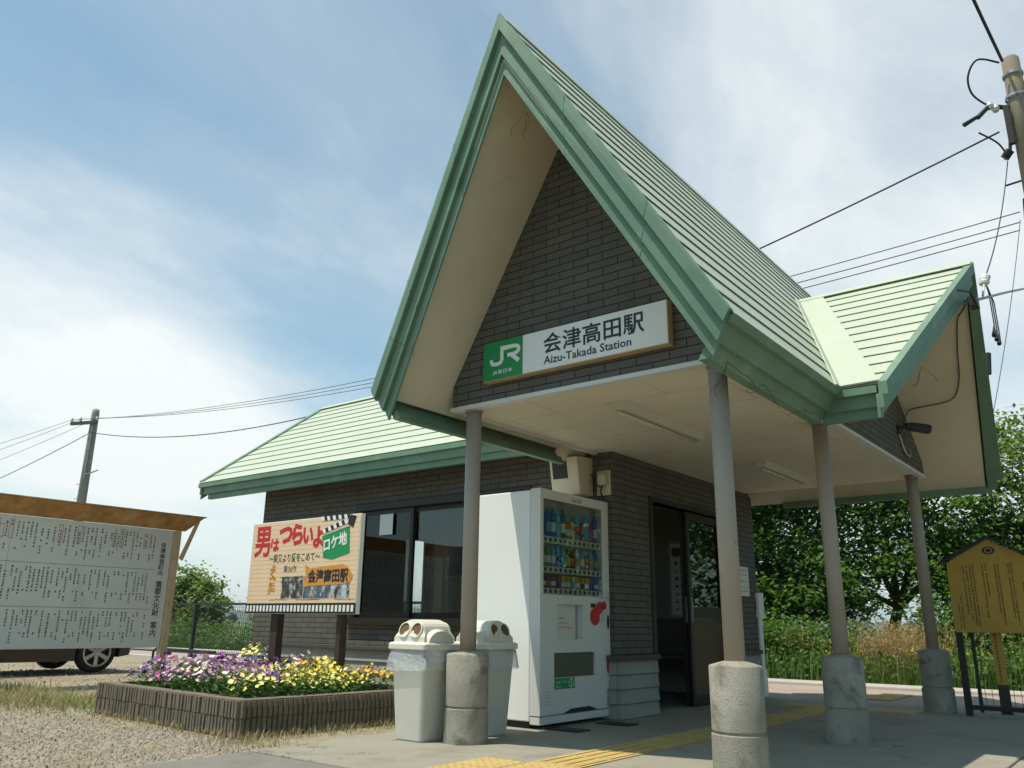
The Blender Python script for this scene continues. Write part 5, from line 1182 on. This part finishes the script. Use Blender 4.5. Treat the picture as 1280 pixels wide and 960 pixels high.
for _ in range(9000):
    if q.random() < .7: x, y = -.78 - abs(q.gauss(0, 2.4)), q.uniform(-2.6, -.95)
    else: x, y = q.uniform(-12, -4), q.uniform(-1.6, 3.0)
    s = q.choice((.005, .006, .007, .009, .011, .014, .02 if q.random() < .2 else .008)) * (1 if x > -4.5 else 1.5)
    a, e_ = q.uniform(0, 6.28), q.uniform(.6, 1); P = [V((x + s * math.cos(a + i * 1.2566) * q.uniform(.7, 1.15), y + s * e_ * math.sin(a + i * 1.2566), -.014)) for i in range(5)]
    Tt = [V((x, y, -.014)).lerp(p, .6) + V((0, 0, s * q.uniform(.6, 1.0))) for p in P]; b.rings([P, Tt])
b.build('gravel_stones', 'pebble', kind='stuff')
# a belt of trees along the side road, out of the frame, which the door glass mirrors
b = MB(); q = random.Random(77)
for _ in range(520):
    x, y = q.uniform(12, 16.5), q.uniform(-2, 19); leafy(b, q, V((x, y, .3 + 6.2 * q.random() ** .8)), .5, 26, .16, .32, .8)
for _ in range(420):
    x, y = q.uniform(5.4, 12), q.uniform(13.5, 18); leafy(b, q, V((x, y, .2 + 4.6 * q.random() ** .8)), .4, 26, .12, .26, .8)
for k in range(9): b.tube([(14 + q.uniform(-1, 1), -1 + k * 2.3, 0), (14, -1 + k * 2.3, 4.5)], .14, 6)
b.build('roadside_wood', 'leaf_mid', kind='stuff')
# ================================================================== far hills and village
pmat('hill_wood', (.045, .075, .04), .95, .3, .02, 0)
b = MB(); n = 220; A, B_ = [], []
for i in range(n + 1):
    az = math.radians(-100 + 170 * i / n); d = 1350 + 120 * math.sin(az * 7); h = 14 + 9 * math.sin(i * .21) + 6 * math.sin(i * .47 + 1) + 3 * math.sin(i * 1.3) + 1.5 * math.sin(i * 2.9)
    A.append((d * math.sin(az), d * math.cos(az), -2)); B_.append((1.35 * d * math.sin(az), 1.35 * d * math.cos(az), max(6, h * 1.9)))
for i in range(n): b.face(A[i], A[i + 1], B_[i + 1], B_[i])
b.build('hills', 'hill_wood', kind='structure')
pmat('house_wall', (.50, .48, .44), .8, .1, .2); pmat('house_roof', (.14, .14, .16), .6, .1, .3); pmat('house_roof_red', (.24, .10, .07), .7, .1, .3)
def house(x, y, wd, dp, h, rz, lab, roof):
    t = thing('house', (x, y, 0), lab, 'house', None, rz)
    b = MB(); b.box(-wd / 2, wd / 2, -dp / 2, dp / 2, -.1, h); w_ = b.build('wall', 'house_wall', t, local=True)
    b = MB(); e = .6; b.prism([V((-wd / 2 - e, -dp / 2 - e, h)), V((-wd / 2 - e, dp / 2 + e, h)), V((-wd / 2 - e, 0, h + dp * .32))], [V((wd / 2 + e, -dp / 2 - e, h)), V((wd / 2 + e, dp / 2 + e, h)), V((wd / 2 + e, 0, h + dp * .32))]); b.build('roof', roof, t, local=True)
    for k in range(3): b = MB(); xx = -wd * .33 + k * wd * .33; b.box(xx - .7, xx + .7, -dp / 2 - .03, -dp / 2 - .004, 1.0, 2.2); b.build('window', 'vm_dark', t, local=True)
house(-395, 235, 13, 8, 4.6, .5, 'distant two storey house with a grey roof, leftmost of the village beyond the fence', 'house_roof')
house(-372, 262, 10, 8, 3.2, .9, 'distant low house with a red brown roof in the village beyond the fence', 'house_roof_red')
house(-350, 268, 15, 9, 3.6, .55, 'distant long grey roofed building beside the film board edge', 'house_roof')
leafmat('leaf_far', (.02, .05, .018), (.05, .09, .03), .2)
for i, (x, y, s, lb) in enumerate(((-300, 186, 3.4, 'round dark far tree left of the village houses'), (-292, 205, 2.8, 'small dark far tree between the village houses'), (-285, 214, 3.6, 'dark far tree in front of the long grey roofed building'), (-296, 196, 2.4, 'smallest dark far tree before the red brown roof'))):
    tree((x, y, 0), lb, s * .3, .25, [(0, 0, s * .75, s * .6, s * .55, s * .6), (s * .5, 0, s * .55, s * .5, s * .4, s * .4)], 'leaf_far', 60 + i, twigs=9, leaves=14, s0=.5, s1=.9, group=None, name='far_tree')
# ================================================================== summer haze
hm = bpy.data.materials.new('haze'); hm.use_nodes = True; nt = hm.node_tree; nt.nodes.clear()
o_ = N(nt, 'ShaderNodeOutputMaterial'); pv = N(nt, 'ShaderNodeVolumePrincipled'); pv.inputs['Color'].default_value = (.80, .88, .95, 1); pv.inputs['Density'].default_value = .00028; pv.inputs['Anisotropy'].default_value = .2
L(nt, pv.outputs[0], o_.inputs['Volume']); MATS['haze'] = hm
b = MB(); b.box(-3100, 2100, -700, 5100, -3, 75); b.build('haze', 'haze', kind='stuff')
